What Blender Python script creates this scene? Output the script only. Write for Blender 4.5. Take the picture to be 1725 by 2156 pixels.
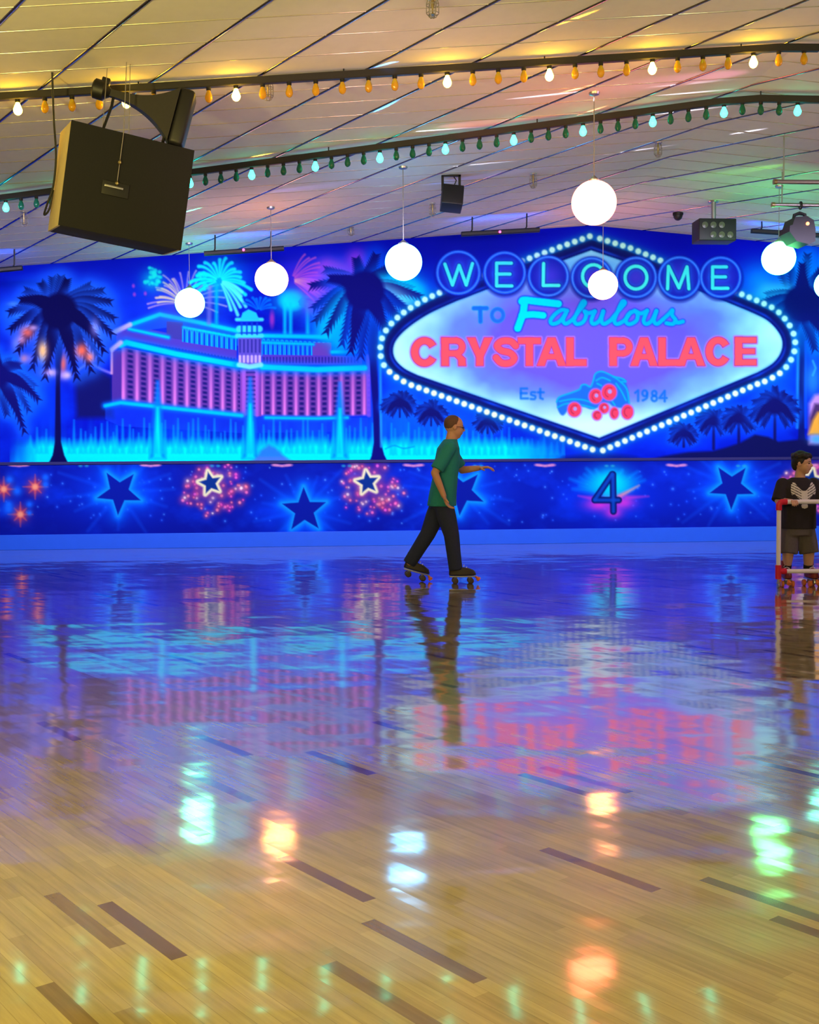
import bpy, bmesh, math, random
import numpy as np
from mathutils import Vector, Matrix
from mathutils.bvhtree import BVHTree

for _o in list(bpy.data.objects):
    bpy.data.objects.remove(_o)
scene = bpy.context.scene
COL = scene.collection
random.seed(7)
RNG = np.random.default_rng(11)

# ------------------------------------------------------------------ camera
F = 2400.0                      # focal length in pixels of the 1725 x 2156 frame
CH = 1.3
_th, _ph, _rho = math.atan(.072), math.atan((1078 - 960) / F), .0065
_f0 = np.array([math.sin(_th) * math.cos(_ph), math.cos(_th) * math.cos(_ph), -math.sin(_ph)])
_r0 = np.array([math.cos(_th), -math.sin(_th), 0.0])
_u0 = np.cross(_r0, _f0)
CR = _r0 * math.cos(_rho) - _u0 * math.sin(_rho)
CU = _u0 * math.cos(_rho) + _r0 * math.sin(_rho)
CP = np.array([0.0, 0.0, CH])
cam_data = bpy.data.cameras.new('camera')
cam = bpy.data.objects.new('camera', cam_data)
COL.objects.link(cam)
cam_data.sensor_fit = 'HORIZONTAL'
cam_data.sensor_width = 36.0
cam_data.lens = 36.0 * F / 1725.0
cam_data.clip_start = .05
cam_data.clip_end = 200
m = Matrix.Identity(4)
for i in range(3):
    m[i][0], m[i][1], m[i][2], m[i][3] = CR[i], CU[i], -_f0[i], CP[i]
cam.matrix_world = m
scene.camera = cam

# ------------------------------------------------------------------ world, lamps, exposure
scene.view_settings.view_transform = 'Standard'
scene.view_settings.look = 'None'
scene.view_settings.exposure = 0.0
scene.view_settings.gamma = 1.0
scene.view_settings.use_curve_mapping = False
scene.cycles.use_denoising = True
scene.cycles.max_bounces = 5
scene.cycles.diffuse_bounces = 2
scene.cycles.glossy_bounces = 3
scene.cycles.adaptive_threshold = .05
scene.cycles.sample_clamp_indirect = 6.0
world = bpy.data.worlds.new('world')
scene.world = world
world.use_nodes = True
world.node_tree.nodes['Background'].inputs[0].default_value = (.58, .40, .38, 1)
world.node_tree.nodes['Background'].inputs[1].default_value = .36


def lamp(name, kind, loc, power, color, aim=None, **kw):
    d = bpy.data.lights.new(name, kind)
    d.energy, d.color = power, color
    for k, v in kw.items():
        setattr(d, k, v)
    o = bpy.data.objects.new(name, d)
    o.location = loc
    if aim is not None:
        o.rotation_euler = (Vector(aim) - Vector(loc)).to_track_quat('-Z', 'Y').to_euler()
    COL.objects.link(o)
    return o


# added area light brightening the mural; it has no fixture of its own
lamp('added_mural_wash', 'AREA', (1.2, 11.4, 3.7), 275, (.72, .62, 1.0), (1.2, 16.5, 2.1), shape='RECTANGLE', size=17, size_y=.35, spread=math.radians(78))
# added unseen lights that tint the near ceiling and floor warm and pink
lamp('added_ceiling_fill', 'SPOT', (-3.2, 3.4, 2.2), 860, (1, .80, .24), (-1.3, 8.6, 4.25), spot_size=math.radians(80), spot_blend=1.0, shadow_soft_size=.15)
lamp('added_ceiling_fill', 'SPOT', (4.4, 3.4, 2.4), 400, (1, .98, .46), (2.9, 8.8, 4.6), spot_size=math.radians(80), spot_blend=1.0, shadow_soft_size=.15)
lamp('added_fill', 'POINT', (-1.9, 2.7, 2.3), 330, (1, .86, .17), shadow_soft_size=.25)
lamp('added_fill', 'POINT', (2.4, 2.2, 2.6), 110, (1, .86, .32), shadow_soft_size=.25)
lamp('added_ceiling_fill', 'SPOT', (.6, 6.0, 2.2), 260, (1, .50, .50), (.4, 11.4, 4.35), spot_size=math.radians(70), spot_blend=1.0, shadow_soft_size=.15)
for _x in (-3.0, 1.0, 5.0):
    lamp('added_blue_floor_fill', 'SPOT', (_x, 13.6, 3.9), 420, (.02, .16, 1), (_x, 14.6, 0), spot_size=math.radians(100), spot_blend=1.0, shadow_soft_size=.1)  # unseen spots added to turn the floor near the wall blue
lamp('added_fill', 'POINT', (7.5, 8.6, 3.0), 120, (1, .66, .86), shadow_soft_size=.25)  # unseen pinkish fill added for the right side

# ------------------------------------------------------------------ picture geometry helpers
WALL_Y = 16.56
APEX_X, APEX_Z, PITCH_L, PITCH_R = 3.87, 4.64, .077, .083
LEDGE_Z, KICK_Z = 1.248, .214


def ray(px, py):
    return _f0 * F + CR * (px - 862.5) - CU * (py - 1078.0)


def at(px, py, depth):
    return Vector(CP + ray(px, py) * (depth / F))


def at_y(px, py, y):
    d = ray(px, py)
    return Vector(CP + d * (y / d[1]))


def on_floor(px, py):
    d = ray(px, py)
    return Vector(CP - d * (CH / d[2]))


def ceil_z(x):
    return APEX_Z - (PITCH_L * (APEX_X - x) if x < APEX_X else PITCH_R * (x - APEX_X))


def on_ceil(px, py, drop=0.0):
    d = ray(px, py)
    out = None
    for a, b in ((APEX_Z - PITCH_L * APEX_X, PITCH_L), (APEX_Z + PITCH_R * APEX_X, -PITCH_R)):
        t = (a - drop - CH) / (d[2] - b * d[0])
        p = Vector(CP + d * t)
        if out is None or (b > 0) == (p.x <= APEX_X):
            out = p
            if b > 0 and p.x <= APEX_X:
                break
    return out


def project(P):
    v = np.asarray(P, float) - CP
    z = v @ _f0
    return 862.5 + F * (v @ CR) / z, 1078.0 - F * (v @ CU) / z


# ------------------------------------------------------------------ raking ceiling spots: coloured effect patches, and added streaks imitating bar glints
def beam(pa, pb, power, color, deg, below=.12, dist=1.6, blend=.5):
    """a narrow spot close under the ceiling that rakes from picture point pa towards pb"""
    a, b = on_ceil(*pa), on_ceil(*pb)
    c = (a + b) / 2
    d = (b - a).normalized()
    src = c - d * dist
    src.z = ceil_z(src.x) - below
    lamp('effect_or_glint_spot', 'SPOT', src, power, color, c, spot_size=math.radians(deg), spot_blend=blend, shadow_soft_size=.012)


for pa, pb, pw in (((1080, 208), (1221, 193), 620), ((1407, 180), (1482, 173), 420), ((1371, 203), (1517, 190), 520), ((1361, 243), (1512, 226), 620), ((860, 278), (960, 271), 560),
                   ((1271, 326), (1402, 308), 480), ((1507, 288), (1642, 266), 520), ((880, 357), (1130, 335), 420)):
    beam(pa, pb, pw * 5, (.80, .78, 1.0), 1.7)  # narrow spots added to imitate pale glints along the cross bars
beam((1725, 335), (1400, 385), 330, (.22, 1, .10), 8, .24, 1.9, .9)
beam((860, 395), (1160, 350), 300, (.12, .22, 1), 8, .24, 1.9, .9)
beam((470, 415), (860, 372), 260, (.20, .22, 1), 8, .24, 1.9, .9)
beam((400, 485), (690, 456), 300, (1, .45, .05), 6, .22, 2.0, .9)
beam((880, 270), (1240, 245), 300, (1, .22, .30), 11, .34, 1.9, .9)
beam((1700, 150), (1250, 190), 260, (1, .30, .55), 12, .36, 1.9, .9)
for pa, pb, c, pw in (((1180, 51), (1246, 26), (1, .42, .02), 900), ((781, 240), (842, 209), (.02, .45, 1), 900), ((806, 137), (838, 128), (.05, .35, 1), 700), ((530, 331), (577, 321), (1, .6, .03), 700),
                      ((392, 446), (410, 441), (.05, 1, .5), 700), ((1195, 192), (1240, 181), (1, .30, .12), 600), ((1225, 240), (1262, 228), (1, .3, .12), 500)):
    beam(pa, pb, pw * 5, c, 2.0, .13, 1.0)  # short spots added in place of coloured reflections on the runners


# ------------------------------------------------------------------ materials
def srgb(*c):
    c = [x / 255 for x in c]
    return tuple(x / 12.92 if x <= .04045 else ((x + .055) / 1.055) ** 2.4 for x in c)


def mat(name, color=(.5, .5, .5), rough=.6, metal=0.0, emit=None, strength=1.0, trans=0.0, alpha=1.0, grain=0.0, scale=40, spec=.5, ior=1.45):
    mt = bpy.data.materials.new(name)
    mt.use_nodes = True
    nt = mt.node_tree
    b = nt.nodes['Principled BSDF']
    b.inputs['Base Color'].default_value = (*color, 1)
    b.inputs['Roughness'].default_value = rough
    b.inputs['Metallic'].default_value = metal
    b.inputs['Transmission Weight'].default_value = trans
    b.inputs['Specular IOR Level'].default_value = spec
    b.inputs['IOR'].default_value = ior
    b.inputs['Alpha'].default_value = alpha
    if emit:
        b.inputs['Emission Color'].default_value = (*emit, 1)
        b.inputs['Emission Strength'].default_value = strength
    if grain:
        tc = nt.nodes.new('ShaderNodeTexCoord')
        n = nt.nodes.new('ShaderNodeTexNoise')
        n.inputs['Scale'].default_value = scale
        n.inputs['Detail'].default_value = 4
        nt.links.new(tc.outputs['Object'], n.inputs['Vector'])
        mx = nt.nodes.new('ShaderNodeMix')
        mx.data_type = 'RGBA'
        mx.inputs[6].default_value = (*[x * (1 - grain) for x in color], 1)
        mx.inputs[7].default_value = (*[min(1, x * (1 + grain)) for x in color], 1)
        nt.links.new(n.outputs['Fac'], mx.inputs[0])
        nt.links.new(mx.outputs[2], b.inputs['Base Color'])
    return mt


def floor_material():
    mt = bpy.data.materials.new('polished_maple_strips')
    mt.use_nodes = True
    nt = mt.node_tree
    N, L = nt.nodes, nt.links
    b = N['Principled BSDF']
    geo = N.new('ShaderNodeNewGeometry')
    rot = N.new('ShaderNodeVectorRotate')
    rot.rotation_type = 'Z_AXIS'
    rot.inputs['Angle'].default_value = math.radians(-34.5)   # boards run along +Y after this turn
    L.new(geo.outputs['Position'], rot.inputs['Vector'])
    sep = N.new('ShaderNodeSeparateXYZ')
    L.new(rot.outputs[0], sep.inputs[0])

    def math_(op, a, b_=None, c=None):
        n = N.new('ShaderNodeMath')
        n.operation = op
        for i, v in enumerate((a, b_, c)):
            if v is None:
                continue
            if isinstance(v, (int, float)):
                n.inputs[i].default_value = v
            else:
                L.new(v, n.inputs[i])
        return n.outputs[0]
    u = math_('DIVIDE', sep.outputs['X'], .047)
    row = math_('FLOOR', u)
    wn = N.new('ShaderNodeTexWhiteNoise')
    wn.noise_dimensions = '1D'
    L.new(row, wn.inputs['W'])
    off = math_('MULTIPLY', wn.outputs['Value'], 7.0)
    v = math_('ADD', math_('DIVIDE', sep.outputs['Y'], .47), off)
    colm = math_('FLOOR', v)
    cmb = N.new('ShaderNodeCombineXYZ')
    L.new(row, cmb.inputs[0])
    L.new(colm, cmb.inputs[1])
    wn2 = N.new('ShaderNodeTexWhiteNoise')
    wn2.noise_dimensions = '3D'
    L.new(cmb.outputs[0], wn2.inputs['Vector'])
    ramp = N.new('ShaderNodeValToRGB')
    e = ramp.color_ramp.elements
    ramp.color_ramp.interpolation = 'LINEAR'
    e[0].position, e[0].color = 0.0, (.155, .092, .06, 1)
    e[1].position, e[1].color = 1.0, (.46, .355, .18, 1)
    for p, c in ((.026, (.175, .105, .066, 1)), (.036, (.35, .26, .132, 1)), (.25, (.395, .302, .152, 1)), (.7, (.425, .327, .166, 1))):
        k = e.new(p)
        k.color = c
    L.new(wn2.outputs['Value'], ramp.inputs[0])
    # grain along the boards
    mp = N.new('ShaderNodeMapping')
    mp.inputs['Scale'].default_value = (60, 3.0, 1)
    L.new(rot.outputs[0], mp.inputs['Vector'])
    gr = N.new('ShaderNodeTexNoise')
    gr.inputs['Scale'].default_value = 1.0
    gr.inputs['Detail'].default_value = 5
    L.new(mp.outputs[0], gr.inputs['Vector'])
    gm = N.new('ShaderNodeMix')
    gm.data_type = 'RGBA'
    gm.blend_type = 'MULTIPLY'
    gm.inputs[0].default_value = .55
    L.new(ramp.outputs[0], gm.inputs[6])
    grr = N.new('ShaderNodeMapRange')
    grr.inputs[1].default_value, grr.inputs[2].default_value = .3, .7
    grr.inputs[3].default_value, grr.inputs[4].default_value = .6, 1.15
    L.new(gr.outputs['Fac'], grr.inputs[0])
    L.new(grr.outputs[0], gm.inputs[7])
    # thin seams
    fu = math_('FRACT', u)
    seam = math_('LESS_THAN', math_('MINIMUM', fu, math_('SUBTRACT', 1.0, fu)), .02)
    sm = N.new('ShaderNodeMix')
    sm.data_type = 'RGBA'
    L.new(math_('MULTIPLY', seam, .35), sm.inputs[0])
    L.new(gm.outputs[2], sm.inputs[6])
    sm.inputs[7].default_value = (.12, .07, .04, 1)
    L.new(sm.outputs[2], b.inputs['Base Color'])
    b.inputs['Roughness'].default_value = .09
    b.inputs['IOR'].default_value = 1.5
    b.inputs['Coat Weight'].default_value = 1.0
    b.inputs['Coat IOR'].default_value = 1.5
    b.inputs['Coat Roughness'].default_value = .085
    # each board sits at a slightly different tilt, and the whole floor has a long swell
    sub = N.new('ShaderNodeVectorMath')
    sub.operation = 'SUBTRACT'
    L.new(wn2.outputs['Color'], sub.inputs[0])
    sub.inputs[1].default_value = (.5, .5, .5)
    scl = N.new('ShaderNodeVectorMath')
    scl.operation = 'MULTIPLY'
    L.new(sub.outputs[0], scl.inputs[0])
    scl.inputs[1].default_value = (.004, .012, 0)
    sw = N.new('ShaderNodeTexNoise')
    sw.inputs['Scale'].default_value = 2.6
    sw.inputs['Detail'].default_value = 3
    swm = N.new('ShaderNodeMapping')
    swm.inputs['Scale'].default_value = (.55, 1.5, 1)
    L.new(geo.outputs['Position'], swm.inputs['Vector'])
    L.new(swm.outputs[0], sw.inputs['Vector'])
    sub2 = N.new('ShaderNodeVectorMath')
    sub2.operation = 'SUBTRACT'
    L.new(sw.outputs['Color'], sub2.inputs[0])
    sub2.inputs[1].default_value = (.5, .5, .5)
    scl2 = N.new('ShaderNodeVectorMath')
    scl2.operation = 'MULTIPLY'
    L.new(sub2.outputs[0], scl2.inputs[0])
    scl2.inputs[1].default_value = (.008, .11, 0)
    ad = N.new('ShaderNodeVectorMath')
    L.new(scl.outputs[0], ad.inputs[0])
    L.new(scl2.outputs[0], ad.inputs[1])
    ad2 = N.new('ShaderNodeVectorMath')
    L.new(ad.outputs[0], ad2.inputs[0])
    L.new(geo.outputs['Normal'], ad2.inputs[1])
    nm = N.new('ShaderNodeVectorMath')
    nm.operation = 'NORMALIZE'
    L.new(ad2.outputs[0], nm.inputs[0])
    L.new(nm.outputs[0], b.inputs['Normal'])
    L.new(nm.outputs[0], b.inputs['Coat Normal'])
    return mt


def paint_material():
    mt = bpy.data.materials.new('airbrushed_wall_paint')
    mt.use_nodes = True
    nt = mt.node_tree
    b = nt.nodes['Principled BSDF']
    a = nt.nodes.new('ShaderNodeAttribute')
    a.attribute_name = 'paint'
    nt.links.new(a.outputs['Color'], b.inputs['Base Color'])
    b.inputs['Roughness'].default_value = .95
    b.inputs['Specular IOR Level'].default_value = .05
    return mt


M = {
    'floor': floor_material(),
    'paint': paint_material(),
    'ceiling': mat('ceiling_tile', (.70, .66, .62), .9, grain=.06, scale=9, spec=.2),
    'tbar': mat('ceiling_runner_metal', (.34, .33, .36), .2, 1.0),
    'tbar_thin': mat('ceiling_cross_metal', (.46, .42, .37), .2, .4),
    'wall': mat('dark_blue_wall', srgb(12, 30, 150), .9, grain=.1),
    'kick': mat('blue_kick_board', srgb(14, 98, 225), .55, grain=.05, scale=8),
    'ledge': mat('dark_ledge', srgb(12, 16, 90), .6, grain=.1),
    'black': mat('black_metal', (.008, .008, .009), .5, grain=.2),
    'black_rail': mat('black_rail', (.016, .014, .016), .55, grain=.2),
    'speaker': mat('black_carpet_cabinet', (.011, .011, .014), .95, grain=.25, scale=120),
    'speaker_side': mat('tan_cabinet_side', (.55, .45, .24), .8, grain=.15, scale=14),  # tan side panels, much paler than the black back panel
    'horn': mat('dark_horn', (.022, .02, .02), .6, grain=.2),
    'steel': mat('galvanised_steel', (.45, .45, .44), .35, 1.0),
    'wire': mat('thin_wire', (.30, .28, .26), .5, .6),
    'brass': mat('brass', (.45, .36, .18), .4, 1.0),
    'cable': mat('black_cable', (.02, .02, .018), .6),
    'glass_clear': mat('clear_glass', (.9, .9, .9), .05, trans=1.0),
    'lens_dark': mat('dark_lens', (.10, .10, .07), .25),
    'amber_off': mat('amber_glass', (.95, .50, .02), .12, trans=.55),
    'green_off': mat('green_glass', (.01, .16, .09), .12, trans=.35),
    'amber_on': mat('amber_glow', (1, .6, .1), .4, emit=(1, .55, .03), strength=85),
    'green_on': mat('green_glow', (.1, 1, .6), .4, emit=(.02, 1, .6), strength=14),
    'led_red': mat('red_pilot_lamp', (1, .05, .2), .4, emit=(1, .03, .25), strength=14),
    'led_orange': mat('orange_pilot_lamp', (1, .3, .1), .4, emit=(1, .22, .08), strength=5),
    'uv': mat('blacklight_tube', (.1, .1, .9), .4, emit=(.01, .10, 1), strength=45),
    'skin': mat('skin', (.50, .25, .17), .55, grain=.08, scale=30),
    'skin_boy': mat('skin_light', (.55, .31, .22), .55, grain=.08, scale=30),
    'hair_brown': mat('short_brown_hair', (.10, .045, .03), .7, grain=.3, scale=120),
    'hair_black': mat('black_hair', (.012, .010, .012), .6, grain=.3, scale=120),
    'teal': mat('teal_cotton', (.012, .20, .23), .85, grain=.1, scale=60),
    'denim': mat('dark_denim', (.018, .024, .075), .85, grain=.2, scale=80),
    'tee_black': mat('black_cotton', (.018, .014, .022), .9, grain=.15, scale=60),
    'emblem': mat('white_shirt_print', (.62, .60, .60), .8, grain=.12, scale=50),
    'shorts': mat('charcoal_shorts', (.10, .085, .095), .9, grain=.15, scale=60),
    'sock': mat('black_sock', (.012, .012, .014), .9),
    'skate_boot': mat('dark_skate_leather', (.03, .02, .02), .5),
    'skate_red': mat('maroon_skate_leather', (.20, .022, .022), .5, grain=.15),
    'wheel_orange': mat('orange_skate_wheel', (.80, .20, .04), .35),
    'wheel_dark': mat('dark_skate_wheel', (.05, .03, .03), .4),
    'pvc': mat('white_pvc_pipe', (.80, .78, .92), .35),
    'pvc_red': mat('red_pipe_fitting', (.62, .012, .05), .35),
    'eye': mat('dark_eye', (.02, .015, .012), .2),
    'lip': mat('lip', (.42, .13, .11), .5),
}
GLOBE = {
    'green_white': (1.5, 13, 6.5), 'amber': (15, 5.0, 1.05), 'cyan': (1.1, 7.5, 14), 'coral': (15, 2.4, 1.3),
    'orange': (15, 3.9, 1.1), 'green': (1.1, 15, 3.4), 'teal': (1.1, 11, 6.5),
}
for k, c in GLOBE.items():
    s = max(c)
    M['globe_' + k] = mat('glowing_%s_globe' % k, (.8, .8, .8), .4, emit=tuple(x / s for x in c), strength=s)


# ------------------------------------------------------------------ mesh builder
class MB:
    def __init__(self):
        self.v, self.f = [], []

    def add(self, vs, fs):
        n = len(self.v)
        self.v += [Vector(x) for x in vs]
        self.f += [tuple(i + n for i in f) for f in fs]
        return self

    def box(self, c, s, rot=None):
        c = Vector(c)
        vs = [Vector((x * s[0] / 2, y * s[1] / 2, z * s[2] / 2)) for x in (-1, 1) for y in (-1, 1) for z in (-1, 1)]
        if rot is not None:
            vs = [rot @ v for v in vs]
        return self.add([c + v for v in vs], [(0, 1, 3, 2), (4, 6, 7, 5), (0, 4, 5, 1), (2, 3, 7, 6), (0, 2, 6, 4), (1, 5, 7, 3)])

    def bevel_box(self, c, s, r, rot=None):
        bm = bmesh.new()
        bmesh.ops.create_cube(bm, size=1)
        for v in bm.verts:
            v.co = Vector((v.co.x * s[0], v.co.y * s[1], v.co.z * s[2]))
        bmesh.ops.bevel(bm, geom=bm.edges[:], offset=r, segments=3, affect='EDGES', profile=.5)
        bm.verts.index_update()
        vs = [Vector(c) + ((rot @ v.co) if rot is not None else v.co) for v in bm.verts]
        fs = [tuple(v.index for v in f.verts) for f in bm.faces]
        bm.free()
        return self.add(vs, fs)

    def rings(self, rings, cap=True, closed=True):
        n = len(rings[0])
        vs = [p for r in rings for p in r]
        fs = []
        for k in range(len(rings) - 1):
            for i in range(n if closed else n - 1):
                j = (i + 1) % n
                fs.append((k * n + i, k * n + j, (k + 1) * n + j, (k + 1) * n + i))
        if cap:
            fs.append(tuple(reversed(range(n))))
            fs.append(tuple((len(rings) - 1) * n + i for i in range(n)))
        return self.add(vs, fs)

    def tube(self, pts, r, seg=10, cap=True):
        pts = [Vector(p) for p in pts]
        rs = r if isinstance(r, (list, tuple)) else [r] * len(pts)
        rings = []
        ref = None
        for i, p in enumerate(pts):
            d = (pts[min(i + 1, len(pts) - 1)] - pts[max(i - 1, 0)]).normalized()
            if ref is None:
                ref = d.orthogonal().normalized()
            a = (ref - d * ref.dot(d))
            a = a.normalized() if a.length > 1e-6 else d.orthogonal().normalized()
            ref = a
            b = d.cross(a)
            rings.append([p + (a * math.cos(t) + b * math.sin(t)) * rs[i] for t in [2 * math.pi * k / seg for k in range(seg)]])
        return self.rings(rings, cap)

    def lathe(self, o, prof, seg=20, axis=(0, 0, 1)):
        """prof: list of (radius, height along axis)"""
        o, ax = Vector(o), Vector(axis).normalized()
        a = ax.orthogonal().normalized()
        b = ax.cross(a)
        return self.rings([[o + ax * h + (a * math.cos(t) + b * math.sin(t)) * max(r, 1e-5) for t in [2 * math.pi * k / seg for k in range(seg)]] for r, h in prof])

    def sphere(self, c, r, seg=24, rings=14, scale=(1, 1, 1)):
        c = Vector(c)
        out = []
        for i in range(rings + 1):
            t = math.pi * i / rings
            out.append([c + Vector((r * scale[0] * max(math.sin(t), 1e-4) * math.cos(p), r * scale[1] * max(math.sin(t), 1e-4) * math.sin(p), -r * scale[2] * math.cos(t))) for p in [2 * math.pi * k / seg for k in range(seg)]])
        return self.rings(out)

    def torus(self, c, R, r, axis=(0, 0, 1), seg=28, s2=8):
        c, ax = Vector(c), Vector(axis).normalized()
        a = ax.orthogonal().normalized()
        b = ax.cross(a)
        rr = []
        for k in range(seg + 1):
            t = 2 * math.pi * k / seg
            d = a * math.cos(t) + b * math.sin(t)
            rr.append([c + d * R + (d * math.cos(q) + ax * math.sin(q)) * r for q in [2 * math.pi * j / s2 for j in range(s2)]])
        return self.rings(rr, cap=False)


def build(name, mb, material, root=None, smooth=True):
    me = bpy.data.meshes.new(name)
    off = Vector(root.location) if root is not None and root.parent is None else Vector()
    if root is not None and root.parent is not None:
        off = Vector(root.parent.location) + Vector(root.location)
    me.from_pydata([tuple(v - off) for v in mb.v], [], mb.f)
    me.update()
    bm = bmesh.new()
    bm.from_mesh(me)
    bmesh.ops.recalc_face_normals(bm, faces=bm.faces)
    bm.to_mesh(me)
    bm.free()
    if smooth:
        me.polygons.foreach_set('use_smooth', [True] * len(me.polygons))
        me.set_sharp_from_angle(angle=math.radians(38))
    me.materials.append(material)
    o = bpy.data.objects.new(name, me)
    COL.objects.link(o)
    if root is not None:
        o.parent = root
    return o


def tag(o, label, cat, group=None):
    o['label'], o['category'] = label, cat
    if group:
        o['group'] = group
    return o


def thing(name, label, cat, loc, group=None):
    o = bpy.data.objects.new(name, None)
    o.empty_display_size = .1
    o.location = loc
    COL.objects.link(o)
    return tag(o, label, cat, group)


def struct(name, mb, material, smooth=False):
    o = build(name, mb, material, None, smooth)
    o['kind'] = 'structure'
    return o


# ------------------------------------------------------------------ room shell
X0, X1, Y0 = -13.0, 14.0, -3.0
struct('floor', MB().box(((X0 + X1) / 2, (Y0 + WALL_Y + .2) / 2, -.05), (X1 - X0, WALL_Y + .2 - Y0, .1)), M['floor'])
cb = MB()
for xa, xb in ((X0, APEX_X), (APEX_X, X1)):
    za, zb = ceil_z(xa), ceil_z(xb)
    ys, ye = Y0, WALL_Y + .2
    cb.add([(xa, ys, za), (xb, ys, zb), (xb, ye, zb), (xa, ye, za), (xa, ys, za + .1), (xb, ys, zb + .1), (xb, ye, zb + .1), (xa, ye, za + .1)],
           [(0, 3, 2, 1), (4, 5, 6, 7), (0, 1, 5, 4), (1, 2, 6, 5), (2, 3, 7, 6), (3, 0, 4, 7)])
struct('ceiling', cb, M['ceiling'])
# back wall with a gabled top
wb = MB()
prof = [(X0, 0), (X1, 0), (X1, ceil_z(X1)), (APEX_X, APEX_Z), (X0, ceil_z(X0))]
wb.add([(x, WALL_Y + .006, z) for x, z in prof] + [(x, WALL_Y + .2, z) for x, z in prof],
       [(0, 1, 2, 3, 4), (9, 8, 7, 6, 5)] + [(i, (i + 1) % 5, (i + 1) % 5 + 5, i + 5) for i in range(5)])
struct('wall_back', wb, M['wall'])
struct('baseboard_back', MB().bevel_box(((X0 + X1) / 2, WALL_Y - .012, KICK_Z / 2), (X1 - X0, .036, KICK_Z), .004), M['kick'])
struct('trim_1', MB().bevel_box(((X0 + X1) / 2, WALL_Y - .004, LEDGE_Z - .02), (X1 - X0, .02, .042), .003), M['ledge'])

# suspended grid: half-round runners
def half_round(mb, p, q, w, h, seg=6):
    p, q = Vector(p), Vector(q)
    d = (q - p).normalized()
    s = d.cross(Vector((0, 0, 1))).normalized()
    n = s.cross(d).normalized()
    if n.z > 0:
        n = -n
    ra, rb = [], []
    for k in range(seg + 1):
        t = math.pi * k / seg
        o = s * (math.cos(t) * w / 2) + n * (math.sin(t) * h)
        ra.append(p + o)
        rb.append(q + o)
    mb.rings([ra, rb], cap=False, closed=False)


def ceil_line(mb, x0, y0, x1, y1, w, h):
    pts = [(x0, y0)]
    if (x0 - APEX_X) * (x1 - APEX_X) < 0:
        t = (APEX_X - x0) / (x1 - x0)
        pts.append((APEX_X, y0 + t * (y1 - y0)))
    pts.append((x1, y1))
    for a, b in zip(pts, pts[1:]):
        half_round(mb, (a[0], a[1], ceil_z(a[0])), (b[0], b[1], ceil_z(b[0])), w, h)


gm = MB()
y = 7.62 - .4 * 6
while y < WALL_Y - .1:
    ceil_line(gm, X0, y, X1, y, .011, .005)
    y += .4
grid_cross = struct('trim_2', gm, M['tbar_thin'], True)
gm = MB()
tn = math.tan(math.radians(34.5))
for k in range(-18, 30):
    xa = -1.12 + (7.63 - Y0) * tn + k * .85          # x at y = Y0
    xb = xa - (WALL_Y - Y0) * tn
    x0, y0, x1, y1 = xa, Y0, xb, WALL_Y
    if x0 > X1:
        y0 += (x0 - X1) / tn
        x0 = X1
    if x1 < X0:
        y1 -= (X0 - x1) / tn
        x1 = X0
    if y1 - y0 > .3:
        ceil_line(gm, x0, y0, x1, y1, .026, .010)
grid_main = struct('trim_3', gm, M['tbar'], True)


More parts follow.
